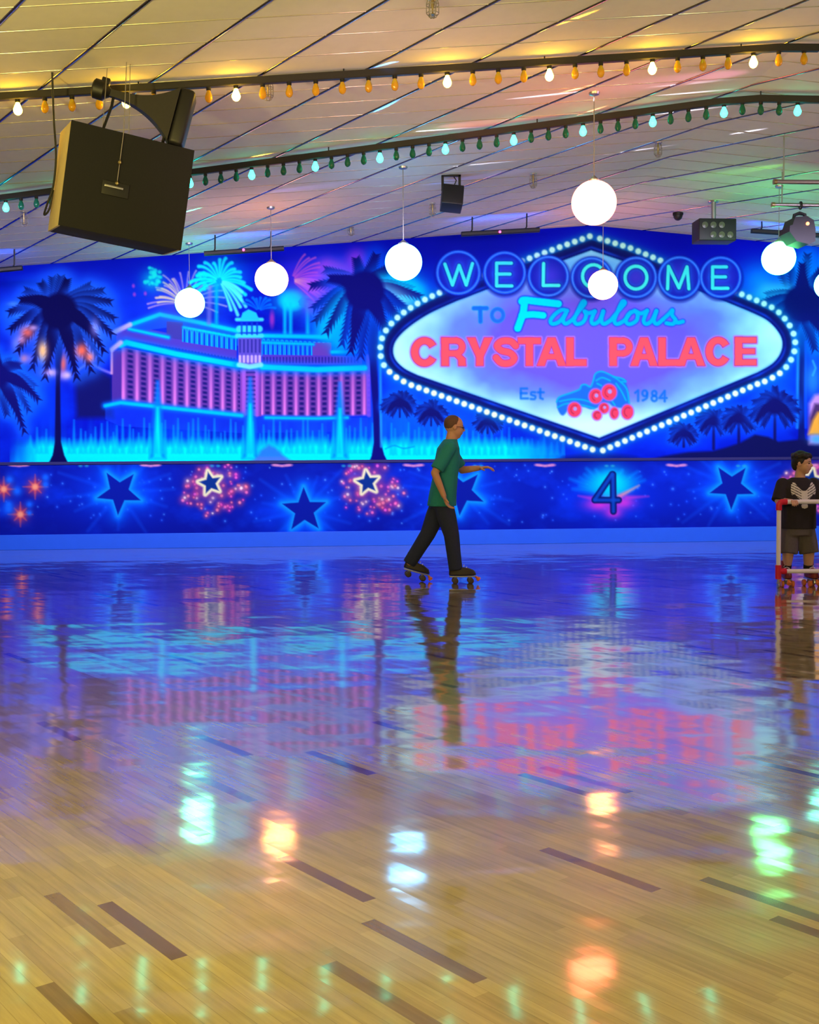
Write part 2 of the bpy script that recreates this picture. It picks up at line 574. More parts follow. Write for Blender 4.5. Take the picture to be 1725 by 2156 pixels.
# ------------------------------------------------------------------ wall paintings
class Canvas:
    """A painted wall: every vertex of a fine grid on the wall carries its own paint colour."""

    def __init__(s, x0, x1, z0, top, step):
        nx = int((x1 - x0) / step)
        xs = np.linspace(x0, x1, nx)
        zt = np.array([top(x) for x in xs])
        nz = int((zt.max() - z0) / step)
        t = np.linspace(1, 0, nz)[:, None]
        s.wx = np.broadcast_to(xs, (nz, nx))
        s.wz = z0 + (zt - z0) * t
        vx, vy, vz = s.wx - CP[0], WALL_Y - CP[1], s.wz - CP[2]
        dep = vx * _f0[0] + vy * _f0[1] + vz * _f0[2]
        s.X = 862.5 + F * (vx * CR[0] + vy * CR[1] + vz * CR[2]) / dep
        s.Y = 1078 - F * (vx * CU[0] + vy * CU[1] + vz * CU[2]) / dep
        s.img = np.zeros((nz, nx, 3))
        s.pid = np.zeros((nz, nx), np.int16)
        s.cx = s.X[nz // 2]

    def win(s, x0, y0, x1, y1, pad=6):
        j0, j1 = np.searchsorted(s.cx, (x0 - pad - 4, x1 + pad + 4))
        if j1 <= j0:
            return None
        cy = s.Y[:, (j0 + j1) // 2 if (j0 + j1) // 2 < s.Y.shape[1] else -1]
        i0, i1 = np.searchsorted(cy, (y0 - pad - 8, y1 + pad + 8))
        if i1 <= i0:
            return None
        return slice(i0, i1), slice(j0, j1)

    def put(s, sl, mask, color, pid=None):
        mk = np.clip(mask, 0, 1)[..., None]
        col = np.asarray(color, float)
        if col.ndim == 1:
            col = col / 255
        s.img[sl] = s.img[sl] * (1 - mk) + col * mk
        if pid is not None:
            p = s.pid[sl]
            p[mask > .5] = pid
            s.pid[sl] = p

    def dist(s, sl, pts, ws):
        x, y = s.X[sl], s.Y[sl]
        best = np.full(x.shape, 1e9)
        if len(pts) == 1:
            return np.hypot(x - pts[0][0], y - pts[0][1]) - ws[0]
        for (a, b, wa, wb) in zip(pts, pts[1:], ws, ws[1:]):
            dx, dy = b[0] - a[0], b[1] - a[1]
            L = dx * dx + dy * dy + 1e-9
            t = np.clip(((x - a[0]) * dx + (y - a[1]) * dy) / L, 0, 1)
            best = np.minimum(best, np.hypot(x - a[0] - t * dx, y - a[1] - t * dy) - (wa + (wb - wa) * t))
        return best

    def stroke(s, pts, w, color, soft=1.3, alpha=1.0, pid=None, w1=None):
        if isinstance(w, (int, float)):
            n = len(pts)
            ws = [w / 2 + ((w1 if w1 is not None else w) / 2 - w / 2) * i / max(n - 1, 1) for i in range(n)]
        else:
            ws = [q / 2 for q in w]
        mw = max(ws) + 3 * soft
        xs, ys = [p[0] for p in pts], [p[1] for p in pts]
        sl = s.win(min(xs) - mw, min(ys) - mw, max(xs) + mw, max(ys) + mw)
        if sl is None:
            return
        d = s.dist(sl, pts, ws)
        s.put(sl, alpha * np.clip(.5 - d / (2 * soft), 0, 1), color, pid)

    def glow(s, pts, r, color, alpha=1.0, w=0.0, power=2.0):
        xs, ys = [p[0] for p in pts], [p[1] for p in pts]
        R = 2.4 * r + w
        sl = s.win(min(xs) - R, min(ys) - R, max(xs) + R, max(ys) + R)
        if sl is None:
            return
        d = np.maximum(s.dist(sl, pts, [w] * len(pts)), 0)
        s.put(sl, alpha * np.exp(-(d / r) ** power), color)

    def polyd(s, sl, pts):
        x, y = s.X[sl], s.Y[sl]
        d = np.full(x.shape, 1e9)
        ins = np.zeros(x.shape, bool)
        n = len(pts)
        for i in range(n):
            (ax, ay), (bx, by) = pts[i], pts[(i + 1) % n]
            dx, dy = bx - ax, by - ay
            t = np.clip(((x - ax) * dx + (y - ay) * dy) / (dx * dx + dy * dy + 1e-9), 0, 1)
            d = np.minimum(d, np.hypot(x - ax - t * dx, y - ay - t * dy))
            c = (ay > y) != (by > y)
            ins ^= c & (x < dx * (y - ay) / (dy if abs(dy) > 1e-9 else 1e-9) + ax)
        return np.where(ins, -d, d)

    def poly(s, pts, color, soft=1.0, alpha=1.0, pid=None, grow=0.0):
        xs, ys = [p[0] for p in pts], [p[1] for p in pts]
        g = soft * 3 + abs(grow)
        sl = s.win(min(xs) - g, min(ys) - g, max(xs) + g, max(ys) + g)
        if sl is None:
            return
        s.put(sl, alpha * np.clip(.5 - (s.polyd(sl, pts) - grow) / (2 * soft), 0, 1), color, pid)

    def edge_glow(s, pts, r, color, alpha=1.0, inside=False):
        xs, ys = [p[0] for p in pts], [p[1] for p in pts]
        sl = s.win(min(xs) - 3 * r, min(ys) - 3 * r, max(xs) + 3 * r, max(ys) + 3 * r)
        if sl is None:
            return
        d = s.polyd(sl, pts)
        d = -d if inside else d
        s.put(sl, np.where(d >= 0, alpha * np.exp(-(d / r) ** 1.3), 0 if inside else alpha), color)

    def disc(s, cx, cy, rx, ry, color, soft=1.2, alpha=1.0, pid=None):
        sl = s.win(cx - rx - 4 * soft, cy - ry - 4 * soft, cx + rx + 4 * soft, cy + ry + 4 * soft)
        if sl is None:
            return
        d = (np.hypot((s.X[sl] - cx) / rx, (s.Y[sl] - cy) / ry) - 1) * min(rx, ry)
        s.put(sl, alpha * np.clip(.5 - d / (2 * soft), 0, 1), color, pid)

    def haze(s, cx, cy, rx, ry, color, alpha=1.0):
        sl = s.win(cx - 2.4 * rx, cy - 2.4 * ry, cx + 2.4 * rx, cy + 2.4 * ry)
        if sl is None:
            return
        s.put(sl, alpha * np.exp(-((s.X[sl] - cx) / rx) ** 2 - ((s.Y[sl] - cy) / ry) ** 2), color)

    def objects(s, root, names, labels=None):
        """one mesh per painted motif"""
        lin = np.where(s.img <= .04045, s.img / 12.92, ((s.img + .055) / 1.055) ** 2.4)
        nz, nx = s.pid.shape
        off = root.location
        idx = np.arange(nz * nx).reshape(nz, nx)
        fp = s.pid[:-1, :-1]
        for pid, name in names.items():
            sel = fp == pid
            if not sel.any():
                continue
            q = np.stack([idx[:-1, :-1][sel], idx[1:, :-1][sel], idx[1:, 1:][sel], idx[:-1, 1:][sel]], 1)
            u, inv = np.unique(q, return_inverse=True)
            co = np.stack([s.wx.ravel()[u] - off.x, np.full(len(u), WALL_Y - off.y), s.wz.ravel()[u] - off.z], 1)
            me = bpy.data.meshes.new(name)
            nf = len(q)
            me.vertices.add(len(u))
            me.vertices.foreach_set('co', co.ravel().astype(np.float32))
            me.loops.add(nf * 4)
            me.loops.foreach_set('vertex_index', inv.ravel().astype(np.int32))
            me.polygons.add(nf)
            me.polygons.foreach_set('loop_start', np.arange(nf, dtype=np.int32) * 4)
            me.polygons.foreach_set('loop_total', np.full(nf, 4, np.int32))
            me.update(calc_edges=True)
            at_ = me.color_attributes.new('paint', 'FLOAT_COLOR', 'POINT')
            rgba = np.ones((len(u), 4), np.float32)
            rgba[:, :3] = lin.reshape(-1, 3)[u]
            at_.data.foreach_set('color', rgba.ravel())
            me.materials.append(M['paint'])
            o = bpy.data.objects.new(name, me)
            COL.objects.link(o)
            o.parent = root
            if labels and pid in labels:
                o['label'] = labels[pid]


def value_noise(x, y, seed, oct_=4):
    out, amp, tot = 0, 1.0, 0
    r = np.random.default_rng(seed)
    tab = r.random((256, 256))
    for o in range(oct_):
        xi, yi = np.floor(x).astype(int), np.floor(y).astype(int)
        fx, fy = x - xi, y - yi
        fx, fy = fx * fx * (3 - 2 * fx), fy * fy * (3 - 2 * fy)
        g = lambda a, b: tab[a % 256, b % 256]
        out = out + amp * ((g(xi, yi) * (1 - fx) + g(xi + 1, yi) * fx) * (1 - fy) + (g(xi, yi + 1) * (1 - fx) + g(xi + 1, yi + 1) * fx) * fy)
        tot += amp
        amp *= .5
        x, y = x * 2 + 17.3, y * 2 + 9.1
    return out / tot


def bez(p0, p1, p2, n=12):
    return [((1 - t) ** 2 * p0[0] + 2 * t * (1 - t) * p1[0] + t * t * p2[0], (1 - t) ** 2 * p0[1] + 2 * t * (1 - t) * p1[1] + t * t * p2[1]) for t in [i / n for i in range(n + 1)]]


def smooth_closed(pts, n=6):
    """Catmull-Rom through a closed list of points"""
    out = []
    L = len(pts)
    for i in range(L):
        p0, p1, p2, p3 = (pts[(i + k - 1) % L] for k in range(4))
        for k in range(n):
            t = k / n
            out.append(tuple(.5 * (2 * p1[a] + (p2[a] - p0[a]) * t + (2 * p0[a] - 5 * p1[a] + 4 * p2[a] - p3[a]) * t * t + (3 * p1[a] - p0[a] - 3 * p2[a] + p3[a]) * t ** 3) for a in (0, 1)))
    return out


def smooth_open(pts, n=6):
    out = []
    L = len(pts)
    for i in range(L - 1):
        p0, p1, p2, p3 = pts[max(i - 1, 0)], pts[i], pts[i + 1], pts[min(i + 2, L - 1)]
        for k in range(n):
            t = k / n
            out.append(tuple(.5 * (2 * p1[a] + (p2[a] - p0[a]) * t + (2 * p0[a] - 5 * p1[a] + 4 * p2[a] - p3[a]) * t * t + (3 * p1[a] - p0[a] - 3 * p2[a] + p3[a]) * t ** 3) for a in (0, 1)))
    return out + [pts[-1]]


def frond(cv, c, tip, sag, w, color, pid=None, leaf=True, rim=None):
    mid = ((c[0] + tip[0]) / 2, (c[1] + tip[1]) / 2 - sag)
    pts = bez(c, mid, tip, 12)
    if rim:
        cv.glow(pts[5:], w * .75, rim[0], rim[1], w * .3)
    cv.stroke(pts, [w * (.55 + .6 * math.sin(math.pi * min(1, i / 9))) * (1 if i < 9 else (12.6 - i) / 3.6) for i in range(13)], color, 1.6, pid=pid)
    if leaf:
        for i in range(3, 13):
            a, b = pts[i - 1], pts[i]
            dx, dy = b[0] - a[0], b[1] - a[1]
            L = math.hypot(dx, dy) + 1e-6
            dx, dy = dx / L, dy / L
            ln = w * (1.15 - .05 * i)
            for sgn in (-1, 1):
                e = (b[0] + (dx * .9 - sgn * dy * .65) * ln, b[1] + (dy * .9 + sgn * dx * .65) * ln + ln * .22)
                cv.stroke([b, e], w * .32, color, 1.2, pid=pid, w1=.6)


def palm(cv, c, tips, trunk, color, pid, w=17, rim=None, core=20):
    if trunk:
        cv.stroke([t[:2] for t in trunk], [t[2] for t in trunk], color, 1.6, pid=pid)
    for t in tips:
        r = rim if rim is None or len(t) < 4 or t[3] is None else (t[3], .75)
        frond(cv, c, (t[0], t[1]), t[2] if len(t) > 2 else 12, w, color, pid, True, r)
    cv.disc(c[0], c[1], core, core, color, 5, pid=pid)


# ---- upper mural
up = Canvas(-8.0, 10.2, LEDGE_Z, lambda x: ceil_z(x) - .004, .0108)
X, Y = up.X, up.Y
NAVY = np.array((6, 16, 150)) / 255
n1 = value_noise(X / 95, Y / 70, 3)
n2 = value_noise(X / 30, Y / 26, 5)
full = (slice(None), slice(None))
up.img[:] = np.array((5, 18, 178)) / 255
vert = np.clip((Y - 520) / 420, 0, 1)
up.put(full, .55 * np.clip((n1 - .42) * 3, 0, 1) * np.clip((Y - 545) / 120, 0, 1), (4, 66, 236))
up.put(full, .35 * np.clip((n2 - .5) * 3, 0, 1) * np.clip((Y - 545) / 120, 0, 1), (6, 40, 225))
up.put(full, np.clip((560 - Y) / 60, 0, 1) * .6, (8, 8, 200))
up.put(full, np.clip(np.exp(-((X - 1000) / 160) ** 2 - ((Y - 520) / 45) ** 2), 0, 1) * .55, (8, 20, 120))
# airbrushed light behind the palms
for hx, hy, rx, ry, c, a in [(30, 660, 55, 40, (20, 110, 255), .8), (190, 620, 60, 30, (10, 85, 255), .8), (95, 600, 70, 25, (8, 70, 250), .7), (215, 690, 40, 45, (60, 110, 255), .6),
                             (700, 560, 70, 25, (10, 80, 255), .7), (690, 690, 40, 50, (0, 150, 255), .8), (840, 610, 60, 40, (0, 160, 255), .85), (1600, 590, 45, 40, (0, 150, 255), .8),
                             (1610, 640, 40, 40, (20, 200, 255), .6), (1715, 560, 30, 60, (0, 100, 255), .7), (1720, 700, 30, 120, (0, 80, 250), .7), (300, 640, 120, 60, (8, 60, 240), .5),
                             (60, 860, 70, 60, (4, 80, 250), .6), (1640, 800, 60, 70, (4, 90, 255), .7), (1500, 880, 130, 45, (4, 90, 255), .75), (1430, 930, 60, 25, (4, 70, 245), .7),
                             (850, 870, 90, 60, (6, 100, 255), .85), (960, 900, 90, 50, (6, 90, 250), .8), (830, 780, 22, 60, (0, 110, 255), .5)]:
    up.haze(hx, hy, rx, ry, c, a)

# ---- fountains: rows of vertical spray over a cyan pool
spk = value_noise(X / 9.0, X * 0 + 3.7, 21, 2)
spk2 = value_noise(X / 23.0, X * 0 + 8.1, 22, 2)
band = (X < 1190) & (X > 20)
hgt = 60 + 55 * spk + 25 * spk2
base_y = 972.0
hgt = hgt * np.clip((X - 15) / 90, .35, 1) * np.where(X > 1020, np.clip((1230 - X) / 210, .1, 1), 1)
tt = np.clip((Y - (base_y - hgt)) / np.maximum(hgt, 1), 0, 1)
fm = np.where(band, tt ** 1.4 * .55 * (.55 + .75 * np.clip((spk - .35) * 2.4, 0, 1)), 0)
up.put(full, fm, (0, 170, 255))
pool = np.where(band, np.clip((Y - 925 + 12 * spk) / 24, 0, 1) * np.clip((X - 20) / 60, 0, 1) * np.clip((1215 - X) / 150, 0, 1), 0)
up.put(full, pool, (0, 248, 252))
PART, PLABEL = {}, {}


def pid(name, label=None):
    k = len(PART)
    PART[k] = name
    if label:
        PLABEL[k] = label
    return k


P_SKY, P_FOUNT, P_HOTEL = pid('night_sky'), pid('fountain'), pid('hotel')
up.pid[(np.maximum(pool, fm) > .45)] = P_FOUNT

# ---- hotel: generic curved-front resort tower, coordinates in an enlarged sketch frame
K = 1 / 2.782
hx = lambda x: 200 + x * K
hy = lambda y: 520 + y * K


def span(cv, xs, tops, bots, col=None, alpha=1.0, pid=None, fn=None):
    """paint between two edges that follow x; fn(u, v) may give a colour array"""
    xs, tops, bots = [hx(q) for q in xs], [hy(q) for q in tops], [hy(q) for q in bots]
    sl = cv.win(xs[0], min(tops), xs[-1], max(bots))
    x, y = cv.X[sl], cv.Y[sl]
    t, b = np.interp(x, xs, tops), np.interp(x, xs, bots)
    mk = np.clip((x - xs[0]) / 1.5 + .5, 0, 1) * np.clip((xs[-1] - x) / 1.5 + .5, 0, 1) * np.clip((y - t) / 1.6 + .5, 0, 1) * np.clip((b - y) / 1.6 + .5, 0, 1)
    u, v = np.clip((x - xs[0]) / (xs[-1] - xs[0]), 0, 1), np.clip((y - t) / np.maximum(b - t, 1), 0, 1)
    c = col if fn is None else fn(u, v)
    cv.put(sl, mk * alpha, c, pid)


def facade(ncol, nrow, warp=1.0):
    def fn(u, v):
        u = u ** warp
        k = (u * ncol) % 1.0
        r = (v * nrow) % 1.0
        out = np.empty(u.shape + (3,))
        out[:] = np.array((92, 54, 150)) / 255
        st = np.exp(-((k - .12) / .16) ** 2) + np.exp(-((k - 1.12) / .16) ** 2)
        light = np.array((226, 128, 216)) / 255
        out = out * (1 - st[..., None] * (.45 + .55 * v[..., None])) + light * st[..., None] * (.45 + .55 * v[..., None])
        wn = (np.exp(-((k - .62) / .2) ** 4) * np.exp(-((r - .5) / .30) ** 4))[..., None]
        out = out * (1 - .9 * wn) + np.array((20, 20, 104)) / 255 * .9 * wn
        fade = np.clip((v - .95) / .05, 0, 1)[..., None]
        return out * (1 - fade) + np.array((30, 60, 220)) / 255 * fade
    return fn


def arches(n):
    def fn(u, v):
        k = (u * n) % 1.0
        out = np.empty(u.shape + (3,))
        out[:] = np.array((10, 60, 226)) / 255
        a = (np.clip(1 - np.abs(k - .5) * 2.0, 0, 1) ** .5) * np.clip((v - .12) * 5, 0, 1)
        edge = np.exp(-((np.hypot((k - .5) * 2, np.minimum(0, v - .35) * 2.2) - .72) / .2) ** 2)[..., None]
        out = out * (1 - edge) + np.array((20, 190, 255)) / 255 * edge
        return out
    return fn


# hill and low wall left of the hotel
up.poly([(158, 800), (175, 783), (196, 774), (215, 782), (236, 795), (240, 880), (228, 880), (162, 880)], (14, 18, 96), 7, pid=pid('hill'))
up.stroke(smooth_open([(160, 783), (178, 770), (195, 768), (215, 778), (232, 785)]), 5, (150, 130, 240), 2.5, .8)
# lower podium with columns standing in the spray
span(up, [60, 150, 860, 1600], [925, 915, 990, 1000], [1010, 1050, 1090, 1080], (20, 70, 225), .55)
# body
span(up, [100, 165], [610, 600], [925, 915], (70, 46, 150), 1, P_HOTEL)
span(up, [155, 480, 850], [585, 650, 715], [905, 945, 985], None, 1, P_HOTEL, facade(9.6, 10.6, 1.06))
span(up, [970, 1300, 1610], [720, 726, 722], [992, 1000, 990], None, 1, P_HOTEL, facade(9.6, 9.2))
span(up, [850, 975], [712, 712], [985, 992], (112, 62, 165), 1, P_HOTEL)
for bx in (872, 948):
    up.stroke([(hx(bx), hy(720)), (hx(bx), hy(985))], 8, (170, 96, 215), 2, .7)
for r in range(9):
    up.stroke([(hx(890), hy(735 + r * 26)), (hx(935), hy(735 + r * 26))], 3.5, (28, 22, 110), 1.4, .8)
up.stroke([(hx(1600), hy(640)), (hx(1605), hy(985))], 9, (110, 80, 235), 2, .8, P_HOTEL)
up.stroke([(hx(98), hy(610)), (hx(98), hy(740))], 5, (230, 170, 190), 2, .8, P_HOTEL)
# attic storeys
span(up, [125, 215, 830], [500, 460, 590], [560, 545, 660], (74, 52, 176), 1, P_HOTEL)
for k in range(34):
    x = 190 + k * 19
    up.stroke([(hx(x), hy(545 + (x - 190) * .175)), (hx(x), hy(572 + (x - 190) * .175))], 3, (24, 24, 120), 1.1, .8)
span(up, [215, 440, 840], [450, 395, 500], [500, 470, 580], (20, 70, 220), 1, P_HOTEL)
span(up, [420, 515], [435, 440], [530, 545], (58, 50, 150), 1, P_HOTEL)
span(up, [510, 830], [465, 520], [555, 605], None, 1, P_HOTEL, arches(11))
span(up, [975, 1380], [535, 560], [640, 640], None, 1, P_HOTEL, arches(15))
span(up, [1275, 1385], [560, 560], [640, 645], (92, 60, 170), 1, P_HOTEL)
span(up, [980, 1565], [630, 640], [690, 690], (74, 54, 180), 1, P_HOTEL)
for k in range(30):
    x = 990 + k * 19
    up.stroke([(hx(x), hy(648)), (hx(x), hy(676))], 3, (24, 24, 120), 1.1, .8)
# glowing cornices
CY = (0, 200, 255)
for pts, w in [([(150, 575), (185, 560), (480, 628), (835, 692)], 11), ([(835, 692), (905, 700), (980, 700)], 8), ([(980, 703), (1300, 718), (1580, 708)], 11),
               ([(210, 455), (380, 395), (600, 440), (835, 492)], 8), ([(980, 520), (1370, 527)], 8), ([(1390, 615), (1545, 612)], 6), ([(60, 930), (150, 912), (480, 948), (860, 988)], 7), ([(1000, 1000), (1300, 1005), (1480, 1000)], 5),
               ([(200, 480), (430, 530)], 5), ([(520, 470), (830, 530)], 4), ([(980, 560), (1280, 570)], 4)]:
    q = [(hx(a), hy(b)) for a, b in pts]
    up.glow(q, w * .9, (0, 120, 255), .7, w * .3)
    up.stroke(q, w, CY, 2.0, .95, P_HOTEL)
for a, b in (((100, 600), (150, 560)), ((110, 500), (205, 455))):
    up.stroke([(hx(a[0]), hy(a[1])), (hx(b[0]), hy(b[1]))], 10, (190, 170, 245), 2.5, .95, P_HOTEL)
# central turret with its lantern
span(up, [840, 905, 975], [535, 525, 535], [690, 700, 690], (88, 74, 190), 1, P_HOTEL)
for k in range(6):
    x = 850 + k * 23
    up.stroke([(hx(x), hy(545)), (hx(x), hy(615))], 3, (30, 30, 130), 1.2, .8)
    up.stroke([(hx(x), hy(640)), (hx(x), hy(672))], 5, (215, 190, 250), 1.6, .8)
for y_, hw, h in ((520, 72, 22), (480, 58, 34), (425, 74, 18)):
    up.stroke([(hx(905 - hw), hy(y_)), (hx(905 + hw), hy(y_))], h * .42, (60, 205, 250), 1.8, 1, P_HOTEL)
up.poly([(hx(850), hy(430)), (hx(865), hy(385)), (hx(900), hy(365)), (hx(945), hy(385)), (hx(965), hy(430))], (30, 190, 245), 1.5, pid=P_HOTEL)
for k in range(4):
    up.stroke([(hx(860 + k * 30), hy(445)), (hx(860 + k * 30), hy(510))], 4, (10, 60, 200), 1.2, .85)
up.stroke([(hx(845), hy(690)), (hx(905), hy(702)), (hx(972), hy(690))], 10, (120, 220, 255), 2, .9)
# three tall jets in front of the hotel
for jx, y0 in ((332, 802), (527, 795), (716, 805)):
    P_JET = pid('water_jet')
    up.poly([(jx - 2, y0), (jx + 2, y0), (jx + 9, 872), (jx + 17, 965), (jx - 17, 965), (jx - 9, 872)], (0, 130, 255), 5, .9, P_JET)
    up.poly([(jx - 2, y0 + 55), (jx + 2, y0 + 55), (jx + 9, 965), (jx - 9, 965)], (0, 235, 255), 3.5, .95, P_JET)
for k in range(68):
    x = 66 + k * 11.4 + RNG.uniform(-3, 3)
    if abs(x - 123) < 22 or x > 800:
        continue
    top = 893 + RNG.uniform(-14, 22) + (20 if x < 150 else 0)
    up.poly([(x - 1, top), (x + 1, top), (x + 4.5, 955), (x - 4.5, 955)], (0, 196, 255), 2.5, .6)
for k in range(30):
    x = 822 + k * 12.5 + RNG.uniform(-3, 3)
    top = 898 + RNG.uniform(-10, 16) + max(0, (x - 1000) * .16)
    up.poly([(x - 1, top), (x + 1, top), (x + 4.5, 958), (x - 4.5, 958)], (0, 190, 255), 2.5, .6 if x < 1120 else .35)
up.poly([(535, 972), (550, 948), (566, 936), (582, 944), (600, 962), (610, 972)], (40, 120, 225), 4, .9)
up.poly([(520, 974), (545, 962), (600, 962), (625, 974)], (90, 130, 235), 3, .6)

# ---- fireworks
P_FIRE = None


def burst(c, r, n, col, a0=0, a1=360, w=2.4, sag=.25, alpha=.8, r0=.15):
    for k in range(n):
        a = math.radians(a0 + (a1 - a0) * (k + RNG.uniform(-.25, .25)) / n)
        L = r * RNG.uniform(.75, 1.05)
        p0 = (c[0] + math.cos(a) * L * r0, c[1] - math.sin(a) * L * r0)
        p2 = (c[0] + math.cos(a) * L, c[1] - math.sin(a) * L + sag * L * .7)
        p1 = (c[0] + math.cos(a) * L * .6, c[1] - math.sin(a) * L * .66)
        up.stroke(bez(p0, p1, p2, 8), [w * (.5 + .9 * i / 8) for i in range(9)], col, 1.8, alpha, P_FIRE)


up.haze(388, 640, 60, 45, (110, 80, 220), .55)
burst((390, 640), 88, 17, (205, 150, 205), -5, 190, 2.6)
burst((385, 640), 70, 8, (235, 190, 170), 110, 175, 3)
up.haze(320, 590, 22, 22, (0, 190, 220), .7)
for k in range(26):
    up.disc(319 + RNG.normal(0, 11), 589 + RNG.normal(0, 13), *(2 * [RNG.uniform(2, 5)]), (20, 215, 215), 2, .8, P_FIRE)
for px_, py_ in ((283, 620), (281, 602), (306, 618)):
    up.disc(px_, py_, 3, 4, (170, 60, 190), 2, .8)
P_FIRE = pid('firework')
up.haze(468, 588, 45, 40, (0, 170, 245), .85)
burst((462, 592), 66, 18, (20, 225, 250), -25, 205, 5.5, .4, .9)
burst((462, 592), 62, 6, (90, 230, 255), -60, 10, 5, .6, .85)
burst((428, 590), 20, 8, (0, 215, 245), 0, 360, 5, .2, .8)
P_FIRE = None
up.stroke([(456, 600), (456, 680)], 7, (0, 160, 245), 3, .85, P_FIRE)
up.stroke([(442, 605), (440, 680)], 9, (130, 100, 215), 3, .7, P_FIRE)
P_FIRE = pid('firework')
up.haze(615, 632, 34, 26, (0, 225, 245), .95)
up.disc(615, 632, 24, 19, (0, 235, 245), 7, .9, P_FIRE)
P_FIRE = None
for jx in (600, 612, 648):
    up.stroke([(jx, 640), (jx, 700)], 7, (0, 215, 250), 3, .8, P_FIRE)
burst((625, 640), 48, 10, (0, 160, 250), -20, 60, 3, .6, .7)
up.haze(640, 585, 55, 40, (110, 40, 210), .55)
burst((612, 590), 78, 13, (205, 90, 190), -35, 75, 3.0, .25, .75)
burst((612, 590), 70, 6, (235, 170, 170), -20, 15, 3, .3, .6)
burst((545, 655), 40, 9, (0, 130, 245), 20, 160, 4, .3, .7)
up.disc(573, 672, 5, 16, (170, 50, 180), 3, .8)
burst((690, 700), 45, 7, (0, 170, 255), 40, 140, 4, .2, .6)

# ---- warm glow behind the left palm
for gx, gy, rx, ry, c, a in ((92, 738, 15, 22, (255, 210, 130), 1), (55, 700, 16, 18, (255, 110, 90), .9), (66, 690, 14, 10, (235, 190, 235), .8), (170, 738, 20, 18, (255, 110, 80), 1), (186, 750, 14, 14, (255, 130, 110), .9),
                             (106, 785, 22, 10, (200, 170, 255), .8), (135, 760, 8, 20, (235, 110, 90), .8), (60, 755, 14, 10, (230, 140, 190), .7), (34, 725, 10, 18, (200, 180, 250), .7), (196, 705, 16, 30, (170, 160, 255), .75), (30, 640, 12, 5, (150, 210, 255), .8), (38, 662, 14, 6, (90, 200, 255), .8), (136, 790, 12, 10, (220, 190, 240), .8)):
    up.haze(gx, gy, rx, ry, c, a)
INK = (10, 10, 74)
INK2 = (14, 16, 104)
# palm at the left edge
palm(up, (-6, 790), [(70, 810, 22), (58, 860, 34), (20, 760, 10), (38, 768, 14), (14, 868, 8), (-40, 770, 12), (-80, 800, 20), (-70, 850, 25), (-30, 880, 8), (50, 905, 30), (78, 838, 26), (-10, 740, 4)], [(-10, 800, 14), (-14, 970, 14)], INK2, pid('palm_tree'), 20, ((20, 120, 255), .6), 26)
# big palm on the left
palm(up, (124, 655), [(24, 655, 22), (26, 690, 26), (40, 735, 36), (58, 612, 8), (90, 598, 6), (112, 588, 3), (128, 586, 3), (140, 592, 3), (186, 602, 8), (212, 612, 14), (228, 634, 20), (236, 668, 24), (232, 700, 34),
                      (208, 755, 42), (190, 776, 36), (70, 770, 40), (96, 790, 24), (160, 790, 26), (48, 630, 18), (216, 735, 44)],
     [(124, 660, 26), (124, 720, 18), (122, 800, 9), (122, 930, 13), (123, 958, 24), (123, 976, 42)], INK, pid('palm_tree'), 23, ((30, 110, 255), .5), 38)
# hotel-side palm
palm(up, (768, 612), [(690, 568, 12, (190, 70, 220)), (660, 600, 18, (170, 80, 240)), (664, 645, 26, (120, 80, 250)), (668, 672, 32), (690, 695, 36, (0, 200, 255)), (722, 720, 34, (0, 200, 255)), (752, 548, 4, (150, 60, 230)), (790, 540, 4), (822, 562, 10),
                      (862, 606, 16, (0, 210, 255)), (880, 622, 16, (0, 220, 255)), (858, 652, 16, (120, 240, 255)), (838, 668, 16), (760, 745, 12), (740, 735, 20), (700, 585, 12), (815, 700, 18)],
     [(776, 620, 34), (782, 690, 30), (786, 760, 15), (792, 860, 13), (795, 930, 15), (796, 958, 26), (797, 976, 42)], (12, 14, 112), pid('palm_tree'), 25, ((0, 100, 255), .5), 42)
for gx, gy, rx, ry, c, a in ((90, 738, 10, 19, (255, 205, 130), 1), (58, 700, 13, 11, (255, 120, 95), .85), (172, 738, 12, 14, (255, 115, 80), .95), (189, 752, 9, 10, (255, 140, 110), .85), (106, 784, 12, 7, (215, 185, 255), .8),
                             (133, 768, 5, 14, (235, 110, 90), .75), (46, 716, 9, 9, (235, 170, 200), .7), (70, 690, 10, 6, (225, 190, 240), .7), (142, 790, 8, 7, (230, 200, 240), .75), (50, 755, 8, 9, (235, 150, 150), .6), (200, 690, 9, 18, (170, 170, 255), .6)):
    up.haze(gx, gy, rx, ry, c, a)
up.stroke([(800, 700), (803, 940)], 5, (40, 190, 250), 2.5, .7)
# right palm
palm(up, (1690, 640), [(1640, 565, 6), (1662, 555, 4), (1700, 540, 3), (1735, 560, 8), (1620, 620, 16, (60, 220, 255)), (1600, 640, 16, (30, 200, 255)), (1612, 668, 14), (1635, 690, 12), (1660, 720, 14), (1715, 730, 14), (1760, 700, 22), (1775, 660, 20), (1765, 620, 16), (1690, 560, 2), (1745, 725, 26)],
     [(1690, 650, 46), (1690, 690, 34), (1689, 725, 15), (1687, 840, 12), (1688, 915, 13), (1690, 950, 24), (1692, 972, 60)], (8, 22, 110), pid('palm_tree'), 24, ((0, 140, 255), .55), 40)
up.stroke([(1681, 735), (1679, 900)], 6, (30, 170, 255), 2.5, .75)
up.stroke([(1697, 720), (1697, 900)], 4, (10, 90, 250), 2.5, .8)
